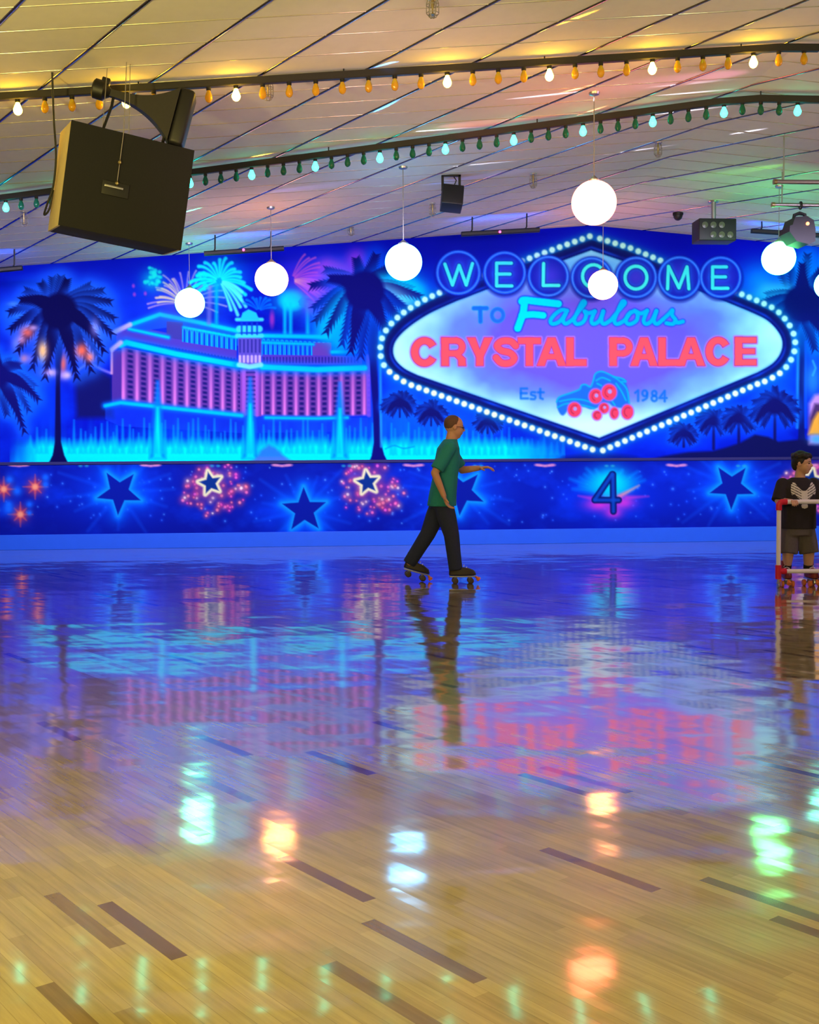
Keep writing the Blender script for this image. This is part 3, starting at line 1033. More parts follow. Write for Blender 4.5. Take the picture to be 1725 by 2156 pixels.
# small silhouettes under the sign
for (cx, cy, s, ty) in [(842, 848, 30, 0), (908, 868, 28, 0), (1027, 888, 24, 0), (1440, 912, 26, 940), (1503, 886, 30, 945), (1556, 880, 32, 945), (1632, 855, 44, 950)]:
    tips = []
    for k in range(11):
        a = math.radians(-20 + 220 * k / 10 + RNG.uniform(-6, 6))
        L = s * RNG.uniform(.95, 1.25)
        tips.append((cx + math.cos(a) * L, cy - math.sin(a) * L * .85 + .16 * s, s * .18))
    for sx in (-1, 1):
        tips += [(cx + sx * s * .55, cy + s * .85, s * .35), (cx + sx * s * .85, cy + s * .65, s * .4)]
    palm(up, (cx, cy), tips, [(cx, cy, 6), (cx, ty, 6)] if ty else [(cx, cy + 4, 6), (cx, cy + s, 4)], (14, 18, 100), pid('palm_tree'), s * .36, ((10, 100, 255), .35), s * .42)
# dark ground on the right
up.poly([(1330, 976), (1400, 960), (1450, 952), (1500, 950), (1530, 942), (1560, 932), (1590, 915), (1618, 920), (1640, 930), (1690, 925), (1720, 930), (1800, 935), (2000, 930), (2000, 985), (1330, 985)], (13, 18, 82), 3, 1, pid('dark_ground'))
up.poly([(1120, 985), (1190, 962), (1262, 952), (1340, 962), (1420, 985)], (12, 24, 110), 5, .85)
# right of the right palm: part of the next painting
up.haze(1712, 800, 18, 40, (40, 150, 255), .8)
up.poly([(1704, 850), (1716, 832), (1740, 826), (1770, 850), (1770, 935), (1704, 935)], (225, 170, 235), 5, .85)
up.poly([(1705, 880), (1716, 850), (1740, 850), (1740, 915), (1705, 915)], (60, 40, 90), 4, .9)
up.poly([(1702, 915), (1712, 885), (1722, 868), (1740, 866), (1760, 915)], (255, 190, 60), 4, .95)
up.haze(1720, 925, 16, 10, (60, 190, 255), .9)
for k in range(3):
    up.stroke([(1712 + k * 22, 760), (1718 + k * 22, 775), (1712 + k * 22, 790)], 4, (60, 190, 255), 2, .7)

# ---- welcome sign
def arc_pts(pts, n=5):
    return smooth_open(pts, n)


outer = [(1245, 505), (1181, 528), (1060, 573), (937, 620)] + arc_pts([(937, 620), (885, 645), (842, 675), (816, 706), (809, 735), (815, 764), (838, 787), (868, 803)], 5)[1:] + [(1262, 943)] + \
        [(1595, 800)] + arc_pts([(1610, 795), (1641, 777), (1661, 750), (1667, 722), (1658, 692), (1632, 661), (1600, 644), (1547, 622)], 5) + [(1326, 530)]
inner = [(1245, 527), (1150, 562), (962, 634)] + arc_pts([(962, 634), (905, 660), (862, 688), (836, 714), (828, 736), (833, 757), (852, 776), (880, 790)], 5)[1:] + [(1262, 922)] + \
        [(1580, 790)] + arc_pts([(1595, 784), (1626, 766), (1643, 745), (1648, 722), (1640, 700), (1618, 676), (1588, 660), (1530, 636)], 5) + [(1330, 556)]
up.edge_glow(outer, 16, (0, 120, 235), .75)
up.edge_glow(outer, 8, (10, 40, 130), .6)
P_FRAME, P_FACE = pid('sign_frame', 'dark sign frame ringed with pale bulbs'), pid('sign_face')
up.poly(outer, (10, 18, 96), 1.5, pid=P_FRAME, grow=0)
# a lighter bevel line along the frame
mid = [((a[0] * .6 + b[0] * .4), (a[1] * .6 + b[1] * .4)) for a, b in zip(outer, outer)]
sl = up.win(800, 500, 1680, 950)
x, y = up.X[sl], up.Y[sl]
dO, dI = up.polyd(sl, outer), up.polyd(sl, inner)
up.pid[sl][dO < 15] = P_FRAME
inf = np.clip(.5 - dI / 2.2, 0, 1)
ring = np.exp(-((dI - 6) / 3.0) ** 2) * (.25 + .6 * np.clip(value_noise(x / 40, y / 40, 31, 2) * 2 - .7, 0, 1)) * (dO < 0)
up.put(sl, ring, (14, 70, 225))
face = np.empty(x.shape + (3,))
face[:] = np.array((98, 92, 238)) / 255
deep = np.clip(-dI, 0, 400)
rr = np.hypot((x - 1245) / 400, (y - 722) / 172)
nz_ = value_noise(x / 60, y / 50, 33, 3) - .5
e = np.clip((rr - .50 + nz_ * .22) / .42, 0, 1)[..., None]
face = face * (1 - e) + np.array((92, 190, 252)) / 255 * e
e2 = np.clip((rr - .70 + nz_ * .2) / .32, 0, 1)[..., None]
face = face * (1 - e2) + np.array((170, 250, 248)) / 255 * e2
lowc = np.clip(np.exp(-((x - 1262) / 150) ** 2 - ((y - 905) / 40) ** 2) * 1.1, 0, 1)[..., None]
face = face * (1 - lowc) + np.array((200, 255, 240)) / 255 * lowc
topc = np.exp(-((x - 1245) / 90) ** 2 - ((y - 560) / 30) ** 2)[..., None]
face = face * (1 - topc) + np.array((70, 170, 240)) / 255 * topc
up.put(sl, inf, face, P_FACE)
shade = np.exp(-(np.abs(dI) / 3.0) ** 2) * .35 * (dI < 2)
up.put(sl, shade, (20, 130, 215))
# painted bulbs round the frame
per = outer + [outer[0]]
seg = [math.hypot(b[0] - a[0], b[1] - a[1]) for a, b in zip(per, per[1:])]
tot = sum(seg)
nb = 118
bulbs = []
for k in range(nb):
    s_ = tot * k / nb
    for (a, b), L in zip(zip(per, per[1:]), seg):
        if s_ <= L:
            t = s_ / max(L, 1e-6)
            nx_, ny_ = (b[1] - a[1]) / max(L, 1e-6), -(b[0] - a[0]) / max(L, 1e-6)
            bx, by = a[0] + (b[0] - a[0]) * t, a[1] + (b[1] - a[1]) * t
            if (bx + nx_ - 1245) ** 2 + (by + ny_ - 722) ** 2 < (bx - 1245) ** 2 + (by - 722) ** 2:
                nx_, ny_ = -nx_, -ny_
            bulbs.append((bx + nx_ * 8, by + ny_ * 8))
            break
        s_ -= L
for bx, by in bulbs:
    up.glow([(bx, by)], 9, (20, 175, 190), .55)
for bx, by in bulbs:
    up.disc(bx, by, 6.2, 6.2, (222, 255, 205) if by > 780 else (176, 255, 240), 1.8, 1)
# letter discs
DISCS = [(965.4, 574, 47.5, 'W'), (1063, 574, 45.5, 'E'), (1155, 581.5, 44, 'L'), (1246, 584.5, 44, 'C'), (1340, 584, 44.5, 'O'), (1431, 584.5, 46, 'M'), (1518, 583.5, 44.5, 'E')]
for cx, cy, r, ch in DISCS:
    up.disc(cx, cy + 3, r + 3, r + 3, (10, 24, 140), 4, .8)
for cx, cy, r, ch in DISCS:
    up.disc(cx, cy, r, r, (16, 32, 170), 1.5, 1, pid('letter_disc'))
    up.haze(cx, cy, r * .62, r * .62, (58, 56, 206), .9)
    th_ = [2 * math.pi * k / 40 for k in range(41)]
    ringp = [(cx + math.cos(a) * (r - 3.5), cy + math.sin(a) * (r - 3.5)) for a in th_]
    up.stroke(ringp, 6.0, (24, 96, 238), 1.6, 1)
    up.stroke(ringp, 2.0, (80, 160, 255), 1.2, .8)


def arc(cx, cy, rx, ry, a0, a1, n=20):
    return [(cx + rx * math.cos(math.radians(a0 + (a1 - a0) * i / n)), cy - ry * math.sin(math.radians(a0 + (a1 - a0) * i / n))) for i in range(n + 1)]


TEAL = (58, 244, 232)
def letter(cv, strokes, w, col, pid, halo=None, dark=None):
    if halo:
        for s_ in strokes:
            cv.glow(s_, halo[1], halo[0], halo[2], w * .4)
    if dark:
        for s_ in strokes:
            cv.stroke(s_, w + dark[1], dark[0], 1.4, .9)
    for s_ in strokes:
        cv.stroke(s_, w, col, 1.1, 1, pid)


WEL = [[[(937, 556), (953, 600), (967, 559), (982, 600), (995, 555)]],
       [[(1077, 554), (1046, 554), (1046, 602), (1078, 602)], [(1046, 577), (1074, 577)]],
       [[(1145, 555), (1144, 601), (1177, 601)]],
       [arc(1250, 581.5, 23, 24, 45, 315)],
       [arc(1339.5, 584.5, 23, 24, 0, 360, 28)],
       [[(1406, 608), (1408, 561), (1430, 606), (1447, 562), (1451, 608)]],
       [[(1530, 562), (1501, 562), (1501, 607), (1533, 607)], [(1501, 583), (1528, 583)]]]
for st, ch in zip(WEL, 'WELCOME'):
    letter(up, st, 7.5, TEAL, pid('letter', 'teal letter ' + ch), ((20, 110, 230), 7, .55), ((10, 40, 150), 3.5))
# TO
P_T, P_O = pid('letter', 'blue letter T'), pid('letter', 'blue letter O')
letter(up, [[(998, 649), (1025, 649)], [(1011.5, 649), (1012, 677)]], 7, (22, 110, 240), P_T, None, ((16, 150, 255), 3))
letter(up, [arc(1048, 663.5, 12, 13, 0, 360, 24)], 6, (30, 110, 240), P_O, None, ((20, 150, 255), 2.5))
# script word
fc = lambda pts: smooth_open([(960 + a / 3.45, 620 + b / 3.45) for a, b in pts], 5)
FAB = [fc([(810, 118), (770, 112), (720, 145), (688, 190), (705, 214), (755, 195), (798, 140)]), fc([(806, 122), (780, 185), (800, 212), (850, 182)]),
       fc([(850, 182), (895, 120), (938, 66), (922, 52), (885, 125), (860, 185), (880, 215), (925, 200), (948, 150), (935, 122), (965, 135), (1010, 122)]),
       fc([(1010, 122), (985, 188), (1002, 214), (1045, 188), (1072, 122)]), fc([(1072, 122), (1058, 188), (1078, 214), (1125, 188)]),
       fc([(1125, 188), (1185, 115), (1228, 64), (1210, 52), (1175, 125), (1152, 188), (1172, 215), (1225, 188), (1270, 130)]),
       fc([(1300, 118), (1255, 145), (1236, 192), (1260, 216), (1310, 192), (1322, 145), (1300, 118), (1345, 138), (1390, 118)]),
       fc([(1390, 118), (1365, 188), (1385, 214), (1425, 188), (1458, 120)]), fc([(1458, 120), (1440, 188), (1462, 214), (1505, 182)]),
       fc([(1505, 182), (1550, 140), (1574, 114), (1572, 150), (1598, 188), (1575, 214), (1530, 208)]), fc([(1590, 200), (1620, 204), (1650, 196)])]
FABF = [(fc([(478, 52), (500, 40), (600, 52), (745, 68)]), [13, 15] + [15] * 20), (fc([(500, 50), (490, 130), (470, 190), (450, 245)]), [15] * 30), (fc([(480, 152), (560, 145), (635, 152)]), [14] * 30)]
P_FAB = pid('script_word', 'cyan script reading Fabulous')
P_FABF = pid('script_initial', 'bold cyan script capital F')
for st in FAB:
    up.stroke(st, 12, (20, 70, 225), 1.6, .95)
for st, ws in FABF:
    up.stroke(st, [q + 5 for q in ws[:len(st)]], (20, 70, 225), 1.6, .95)
for st in FAB:
    up.stroke(st, 8.2, (0, 190, 250), 1.2, 1, P_FAB)
for st, ws in FABF:
    up.stroke(st, ws[:len(st)], (0, 232, 250), 1.2, 1, P_FABF)

# CRYSTAL PALACE : block letters as polygons with square ends
RED, RIM = (250, 86, 96), (176, 124, 255)
T0, B0 = 711.0, 770.0


def bar(a, b, w):
    dx, dy = b[0] - a[0], b[1] - a[1]
    L = math.hypot(dx, dy)
    nx_, ny_ = -dy / L * w / 2, dx / L * w / 2
    return [(a[0] + nx_, a[1] + ny_), (b[0] + nx_, b[1] + ny_), (b[0] - nx_, b[1] - ny_), (a[0] - nx_, a[1] - ny_)]


def band_arc(cx, cy, rx, ry, a0, a1, w, n=22):
    o = arc(cx, cy, rx, ry, a0, a1, n)
    i = arc(cx, cy, rx - w, ry - w * .92, a0, a1, n)
    return o + i[::-1]


W_ = 15.0
h2 = W_ / 2
def E_(x0, x1, t, b): return [bar((x0 + h2, t), (x0 + h2, b), W_), bar((x0, t + 6), (x1, t + 6), 12), bar((x0, (t + b) / 2), (x1 - 3, (t + b) / 2), 11), bar((x0, b - 6), (x1, b - 6), 12)]
def A_(x0, x1, t, b): m_ = (x0 + x1) / 2; return [[(m_ - 8, t), (m_ + 8, t), (x1, b), (x1 - 16, b), (m_, t + 16), (x0 + 16, b), (x0, b)], bar((x0 + 12, b - 19), (x1 - 12, b - 19), 11)]
def L_(x0, x1, t, b): return [bar((x0 + h2, t), (x0 + h2, b), W_), bar((x0, b - 6.5), (x1, b - 6.5), 13)]
def C_(x0, x1, t, b): return [band_arc((x0 + x1) / 2, (t + b) / 2, (x1 - x0) / 2 + 1, (b - t) / 2 + .5, 32, 328, W_, 30)]
def P_(x0, x1, t, b): return [bar((x0 + h2, t), (x0 + h2, b), W_), bar((x0, t + 6), (x1 - 18, t + 6), 12), bar((x0, t + 33), (x1 - 18, t + 33), 12), band_arc(x1 - 20, t + 19.5, 20, 19.5, 90, -90, 13)]
def R_(x0, x1, t, b): return P_(x0, x1 - 1, t, b) + [[(x1 - 28, t + 34), (x1 - 12, t + 34), (x1 - 1, t + 44), (x1, b), (x1 - 15, b), (x1 - 16, t + 46)]]
def Y_(x0, x1, t, b): m_ = (x0 + x1) / 2; return [bar((m_, t + 30), (m_, b), W_), [(x0, t), (x0 + 17, t), (m_, t + 26), (x1 - 17, t), (x1, t), (m_ + 7.5, t + 40), (m_ - 7.5, t + 40)]]
def T_(x0, x1, t, b): m_ = (x0 + x1) / 2; return [bar((m_, t), (m_, b), W_), bar((x0, t + 6.5), (x1, t + 6.5), 13)]
def S_(x0, x1, t, b):
    m_ = (x0 + x1) / 2
    r_ = (x1 - x0) / 2
    sp = smooth_open([(x1 - 5, t + 17), (m_ + 10, t + 7.5), (m_ - 8, t + 7.5), (x0 + 8, t + 17), (m_ - 9, t + 27), (m_ + 9, t + 32), (x1 - 8, t + 43), (m_ + 9, b - 7), (m_ - 9, b - 7), (x0 + 6, b - 18)], 5)
    return [('s', sp, 13.5)]


NAME = [C_(867, 921, T0, B0 + 1), R_(930, 981, T0, B0), Y_(984, 1037, T0, B0), S_(1039, 1091, T0, B0 + 1), T_(1091, 1139, T0, B0), A_(1131, 1192, T0, B0), L_(1193, 1235, T0, B0),
        P_(1284, 1332, T0, B0), A_(1328, 1385, T0, B0), L_(1387, 1434, T0, B0), A_(1426, 1485, T0, B0), C_(1487, 1538, T0 - 1, B0), E_(1548, 1593, T0 - 1, B0 - 1)]
NAME_ID = [pid('letter', 'red block letter ' + ch) for ch in 'CRYSTALPALACE']
for grow, col, al, soft, own in ((4.0, RIM, .8, 1.6, 0), (1.4, (150, 40, 110), .9, 1.0, 0), (0.0, RED, 1, 1.0, 1)):
    for lt, lid in zip(NAME, NAME_ID):
        for p in lt:
            if p[0] == 's':
                up.stroke(p[1], p[2] + 2 * grow, col, soft, al, lid if own else None)
            else:
                up.poly(p, col, soft, al, lid if own else None, grow)
# Est 1984
EB = (4, 104, 222)
for st in ([(1110, 818), (1097, 818), (1097, 839), (1112, 839)], [(1097, 828), (1109, 828)], smooth_open([(1127, 826), (1120, 826), (1119, 831), (1127, 834), (1126, 840), (1118, 840)], 4), [(1138, 819), (1138, 838), (1143, 840)], [(1133, 826), (1145, 826)],
           [(1338, 827), (1344, 822), (1344, 844)], arc(1358, 828, 5, 6, 0, 360, 16), smooth_open([(1363, 828), (1362, 838), (1354, 843)], 4), arc(1378, 828, 4.5, 5, 0, 360, 16), arc(1378, 839, 5.5, 5.5, 0, 360, 16), [(1400, 845), (1400, 823), (1389, 838), (1404, 838)]):
    up.stroke(st, 4.4, EB, 1.8, .85)
# roller skate emblem
kx = lambda a, b: (1070 + a / 4.79, 770 + b / 4.79)
body = [kx(a, b) for a, b in [(490, 365), (520, 315), (640, 272), (722, 238), (740, 200), (780, 190), (832, 212), (860, 150), (880, 84), (940, 58), (1030, 92), (1180, 140), (1192, 175), (1215, 260), (1222, 400), (1150, 425), (1060, 410), (1000, 375), (860, 440), (760, 415), (640, 410), (560, 500), (510, 460)]]
up.poly(smooth_closed(body, 4), (24, 108, 238), 2, .95, pid('skate_emblem', 'blue winged roller skate with red wheels'))
for ln in ([(490, 365), (520, 315), (640, 272), (722, 238), (740, 200), (780, 190), (832, 212), (860, 150), (880, 84), (940, 58), (1030, 92), (1120, 150), (1200, 240), (1222, 390)], [(520, 360), (640, 338), (760, 345), (840, 372)], [(500, 420), (600, 380), (760, 400), (870, 430)],
           [(890, 150), (950, 120), (1030, 150)], [(1060, 110), (1150, 130), (1190, 160), (1150, 160)], [(1090, 180), (1140, 250), (1190, 350)], [(1040, 340), (1080, 400)], [(900, 180), (940, 200)]):
    up.stroke(smooth_open([kx(a, b) for a, b in ln], 4), 3.6, (10, 176, 252), 1.3, .9)
for cx, cy, rx, ry in ((670, 442, 66, 72), (885, 308, 66, 72), (1020, 268, 74, 80), (968, 428, 50, 52), (898, 500, 44, 46), (1072, 478, 42, 58), (1205, 466, 58, 72)):
    c = kx(cx, cy)
    up.disc(c[0], c[1], rx / 4.79 + 2.5, ry / 4.79 + 2.5, (170, 96, 236), 1.8, .8)
    up.disc(c[0], c[1], rx / 4.79, ry / 4.79, (222, 66, 92), 1.3, 1, pid('emblem_wheel'))
    up.stroke(arc(c[0] + 1, c[1], rx / 4.79 * .62, ry / 4.79 * .62, 60, 250, 12), 2.4, (150, 30, 70), 1.3, .6)
    if cx in (670, 885, 1020, 968):
        up.disc(c[0] + 1.5, c[1] - 1.5, rx / 4.79 * .28, ry / 4.79 * .28, (150, 160, 240), 1.3, .9)
# artist's scribble in the spray
up.stroke(smooth_open([(812, 945), (830, 938), (850, 944), (872, 940)], 4), 2.5, (0, 110, 200), 1.5, .6)

mural = thing('mural', 'airbrushed neon mural of a hotel, palms and a diamond welcome sign on the back wall', 'mural', (1, WALL_Y, LEDGE_Z))
up.objects(mural, PART, PLABEL)

# ---- lower strip of stars
lo = Canvas(-8.0, 10.2, KICK_Z, lambda x: LEDGE_Z - .041, .0108)
X, Y = lo.X, lo.Y
lo.img[:] = np.array((10, 26, 152)) / 255
a1, a2 = value_noise(X / 60, Y / 40, 41), value_noise(X / 18, Y / 16, 43)
lo.put(full, .7 * np.clip((a1 - .45) * 3.2, 0, 1) * (.4 + .6 * a2), (8, 62, 228))
lo.put(full, np.clip((Y - 1085) / 60, 0, 1) * .45, (9, 20, 120))
lo.put(full, np.clip((996 - Y) / 30, 0, 1) * .4, (9, 16, 110))
PART, PLABEL = {}, {}
S_BACK = pid('starry_background')


def star_pts(cx, cy, R, rot, k=.42, sx=1.0):
    return [(cx + sx * (R if i % 2 == 0 else R * k) * math.sin(math.radians(rot + 36 * i)), cy - (R if i % 2 == 0 else R * k) * math.cos(math.radians(rot + 36 * i))) for i in range(10)]


def dots(cx, cy, rx, ry, n, cols, r0, r1, alpha=.85, ringed=0):
    for _ in range(n):
        a, q = RNG.uniform(0, 2 * math.pi), math.sqrt(RNG.uniform(ringed, 1))
        c = cols[int(RNG.integers(len(cols)))]
        r = RNG.uniform(r0, r1)
        px_, py_ = cx + math.cos(a) * rx * q, cy + math.sin(a) * ry * q
        lo.glow([(px_, py_)], r * 1.7, c, alpha * .6)
        lo.disc(px_, py_, r * .6, r * .6, tuple(min(255, v + 60) for v in c), 1.2, alpha)


BLUES = [(40, 130, 255), (70, 160, 255), (20, 90, 250)]
dots(860, 1040, 1150, 62, 260, BLUES, 1.2, 3.0, .55)


def big_star(cx, cy, R, rot, seedrot=0):
    lo.haze(cx, cy, R * 2.0, R * 1.2, (8, 70, 240), .75)
    for k in range(12):
        a = math.radians(seedrot + 30 * k + RNG.uniform(-9, 9))
        L = R * RNG.uniform(1.7, 2.9)
        lo.stroke([(cx, cy), (cx + math.cos(a) * L, cy + math.sin(a) * L * .8)], [8, 1.5], (14, 110, 255), 5, .38)
    p = star_pts(cx, cy, R, rot)
    lo.edge_glow(p, 13, (0, 122, 255), .9)
    lo.edge_glow(p, 6, (20, 175, 255), .9)
    lo.poly(p, (10, 30, 150), 1.2, 1, pid('star'))


def small_star(cx, cy, R, rot):
    dots(cx + 8, cy + 14, 72, 58, 74, [(220, 70, 130), (230, 90, 110), (200, 50, 150), (235, 190, 170), (225, 80, 100)], 2.2, 5.5, .85, .08)
    lo.haze(cx, cy + 8, 40, 34, (120, 40, 130), .5)
    p = star_pts(cx, cy, R, rot, .46)
    lo.edge_glow(p, 11, (230, 130, 150), .5)
    lo.poly(p, (236, 240, 180), 2.0, 1, pid('star', 'small star with a pale yellow outline'), 5.0)
    lo.poly(p, (14, 52, 130), 1.4, 1, None, -1.0)


big_star(251, 1036, 49, 183)
big_star(641, 1074, 49, -2, 12)
big_star(973, 1036, 50, 42, 5)
big_star(1541, 1024, 49, 181, 20)
big_star(-150, 1050, 48, 0)
big_star(1930, 1040, 48, 0)
small_star(443, 1017, 26, -12)
small_star(774, 1016, 26, -8)
small_star(1708, 1012, 26, 10)
# red sparkles on the left
for cx, cy in ((8, 1030), (74, 1025), (43, 1083), (-40, 1070)):
    lo.glow([(cx, cy)], 17, (225, 70, 80), .85)
    for k in range(8):
        a = math.pi / 4 * k
        lo.stroke([(cx, cy), (cx + math.cos(a) * (26 if k % 2 == 0 else 18), cy + math.sin(a) * (26 if k % 2 == 0 else 18))], [5, 1], (255, 110, 90), 2, .7)
    lo.disc(cx, cy, 6, 6, (255, 170, 120), 3, 1, pid('red_sparkle'))
for cx, cy, r in ((20, 1010, 7), (36, 1034, 8), (18, 1072, 9), (62, 1062, 6), (96, 1005, 6), (96, 1020, 6), (18, 1062, 6), (62, 1080, 5)):
    lo.glow([(cx, cy)], r * 1.3, (20, 120, 255), .9)
# the number four
lo.haze(1280, 1045, 130, 60, (6, 60, 245), .7)
for k in range(17):
    a = math.radians(8 + 164 * k / 16)
    L = RNG.uniform(50, 98)
    lo.stroke([(1283, 1036), (1283 + math.cos(a) * L, 1036 - math.sin(a) * L * .62)], [20, 3], (0, 170, 255), 5, .55)
lo.haze(1284, 1012, 40, 26, (0, 235, 240), 1)
lo.haze(1290, 1026, 22, 28, (0, 235, 225), .8)
lo.stroke([(1305, 1045), (1346, 1022)], [9, 2], (240, 170, 150), 3, .8)
lo.haze(1262, 1062, 30, 14, (225, 60, 205), .95)
lo.haze(1312, 1058, 26, 14, (225, 60, 205), .9)
lo.haze(1292, 1080, 18, 12, (225, 60, 205), .9)
lo.stroke([(1218, 1044), (1250, 1050)], [2, 8], (200, 60, 200), 3, .7)
lo.stroke([(1320, 1048), (1366, 1045)], [8, 2], (200, 60, 200), 3, .7)
S_NUM = pid('number_four', 'dark blue numeral 4 in a cyan and pink burst')
four = [[(1289, 999), (1253, 1052)], [(1253, 1053), (1303, 1053)], [(1291, 999), (1292, 1077)]]
for st in four:
    lo.stroke(st, 14, (8, 22, 96), 1.4, 1, S_NUM)
for st in four:
    lo.stroke(st, 7, (14, 82, 190), 2.2, .85)
for k in range(-6, 16):
    cx = 40 + 277 * k / 2 if k % 2 == 0 else 40 + 277 * k / 2
    if k % 2 == 0:
        for d_ in (-16, -9, 0, 9, 16):
            lo.disc(cx + d_, 981 - abs(d_) * .12, 6, 2.6, (226, 150, 185), 1.6, .9)
    else:
        for d_ in (-9, 4):
            lo.disc(cx + d_, 981, 4, 2.5, (40, 170, 190), 1.6, .8)

strip = thing('star_strip', 'dark blue painted strip of stars and a number 4 below the neon mural', 'mural', (1, WALL_Y, KICK_Z))
lo.objects(strip, PART, PLABEL)


# ------------------------------------------------------------------ hanging globes
def globe(px, py, diam, tint, label, top=None):
    dep = F * .4 / diam
    c = at(px, py, dep)
    t = thing('globe_lamp', label, 'lamp', c, 'glowing globe lamps hung over the rink')
    build('globe', MB().sphere(c, .2, 40, 24, (1, 1, .985)), M['globe_' + tint], t)
    zc = ceil_z(c.x)
    cap = MB().lathe(c + Vector((0, 0, .188)), [(.001, 0), (.055, 0), (.058, .012), (.03, .03), (.012, .05), (.001, .052)], 20)
    build('cap', cap, M['steel'], t)
    build('cord', MB().tube([c + Vector((0, 0, .235)), Vector((c.x, c.y, zc - .01))], .0045, 6), M['wire'], t)
    build('ceiling_canopy', MB().lathe((c.x, c.y, zc), [(.001, 0), (.05, -.001), (.045, -.02), (.012, -.032), (.001, -.032)], 18), M['steel'], t)
    return t


globe(400, 638, 62, 'green_white', 'pale green globe lamp hanging in front of the painted hotel')
globe(572, 588, 70, 'amber', 'amber globe lamp hanging above the painted hotel turret')
globe(850, 552, 78, 'cyan', 'cyan globe lamp hanging left of the WELCOME letters')
globe(1251, 427, 94, 'coral', 'largest globe lamp, pink rimmed, hanging above the peak of the sign')
globe(1270, 600, 62, 'orange', 'pink globe lamp covering the letter C of WELCOME')
globe(1640, 544, 70, 'green', 'green globe lamp hanging right of the WELCOME letters')
globe(1747, 600, 62, 'teal', 'teal globe lamp cut by the right edge of the photo')


# ------------------------------------------------------------------ chase light rails
def bulb_meshes(r):
    prof = [(.001, 0), (.013, 0), (.0135, -.022), (.016, -.034), (.024, -.052), (r, -.078), (r * .97, -.092), (r * .72, -.109), (r * .35, -.118), (.001, -.12)]
    return MB().lathe((0, 0, 0), prof, 18)


def sock():
    return MB().lathe((0, 0, .004), [(.001, 0), (.019, 0), (.019, -.026), (.015, -.030), (.001, -.030)], 14)


def rail(name, label, p, q, w, h, xs, on_idx, mats, drop, group):
    """p, q: ends on the ceiling; xs: picture columns of the bulbs"""
    mid = (p + q) / 2
    t = thing(name, label, 'string lights', mid, group)
    mb = MB()
    pts = []
    n = 24
    for i in range(n + 1):
        a = p.lerp(q, i / n)
        pts.append(Vector((a.x, a.y, ceil_z(a.x) - drop)))
    d = (q - p).normalized()
    s = Vector((d.y, -d.x, 0)).normalized()
    prof = [(-w / 2, 0), (w / 2, 0), (w / 2, -h), (w / 2 - .006, -h - .006), (-w / 2 + .006, -h - .006), (-w / 2, -h)]
    mb.rings([[c + s * a + Vector((0, 0, b)) for a, b in prof] for c in pts])
    build('rail', mb, M['black_rail'], t, False)
    for i in range(2, n, 5):
        build('hanger', MB().tube([pts[i] + Vector((0, 0, drop - .002)), pts[i] - Vector((0, 0, .01))], .006, 8), M['black'], t)
    # picture column -> parameter along the rail
    us = np.linspace(0, 1, 400)
    cols = [project(Vector((a.x, a.y, ceil_z(a.x) - drop - h)))[0] for a in (p.lerp(q, u) for u in us)]
    first = {}
    for k, x in enumerate(xs):
        u = float(np.interp(x, cols, us))
        a = p.lerp(q, u)
        pos = Vector((a.x, a.y, ceil_z(a.x) - drop - h - .004))
        on = k in on_idx
        key = 'on' if on else 'off'
        if key not in first:
            b = build('bulb', bulb_meshes(.034 if on else .030), mats[0 if on else 1], None)
            so = build('bulb_socket', sock(), M['black'], None)
            first[key] = (b, so)
        else:
            b, so = (o.copy() for o in first[key])
            COL.objects.link(b)
            COL.objects.link(so)
        b.parent = t
        b.location = pos - mid
        so.parent = b
        if on:
            b['label'] = 'lit bulb'


def fill(lits, sub=4):
    xs = []
    for a, b in zip(lits, lits[1:]):
        xs += [a + (b - a) * k / sub for k in range(sub)]
    return xs + [lits[-1]]


ambx = fill([-190, 37, 266, 497, 721, 942, 1157, 1374, 1587, 1800])
pa, pb = on_ceil(-330, 230, .07), on_ceil(1724, 106, .07)
pb2 = Vector((5.4, pb.y - .05, ceil_z(5.4)))
rail('light_rail', 'black rail of amber bulbs, the nearer of the two light strings on the ceiling', pa, pb, .05, .05, [x for x in ambx if x < 1720],
     {i for i, x in enumerate(ambx) if i % 4 == 0 and i != 16}, (M['amber_on'], M['amber_off']), .025, 'rails of coloured bulbs on the ceiling')
grx = fill([-117, 12, 141, 270, 400, 530, 664, 800, 938, 1082, 1228, 1375, 1525, 1680])
ga, gb = on_ceil(-250, 449, .06), on_ceil(1800, 209, .06)
rail('light_rail', 'black rail of green bulbs, the farther of the two light strings on the ceiling', ga, gb, .05, .055, grx,
     {i for i in range(len(grx)) if i % 4 == 0}, (M['green_on'], M['green_off']), .04, 'rails of coloured bulbs on the ceiling')


# ------------------------------------------------------------------ big hanging loudspeaker with a horn on top
SM = Matrix(((0.92123725, -0.35655402, 0.15553508), (0.36638959, 0.92964455, -0.03898307), (-0.13069277, 0.09289909, 0.98706087)))
SA = Vector((-1.82972194, 8.58458635, 3.76092383))
SW, SH, SD = .918, .761, .56
spk_root = thing('loudspeaker', 'big black box loudspeaker with a horn on top hanging from the ceiling', 'loudspeaker', SA + SM @ Vector((SW / 2, SD / 2, -SH / 2)))
sp = lambda x, y, z: SA + SM @ Vector((x, y, z))
R3 = SM
mb = MB().bevel_box(sp(SW / 2, .012, -SH / 2), (SW, .024, SH), .004, R3)
build('back_panel', mb, M['speaker'], spk_root)
for c, s_ in (((.009, SD / 2 + .012, -SH / 2), (.018, SD - .024, SH)), ((SW - .009, SD / 2 + .012, -SH / 2), (.018, SD - .024, SH))):
    build('side_panel', MB().bevel_box(sp(*c), s_, .003, R3), M['speaker_side'], spk_root)
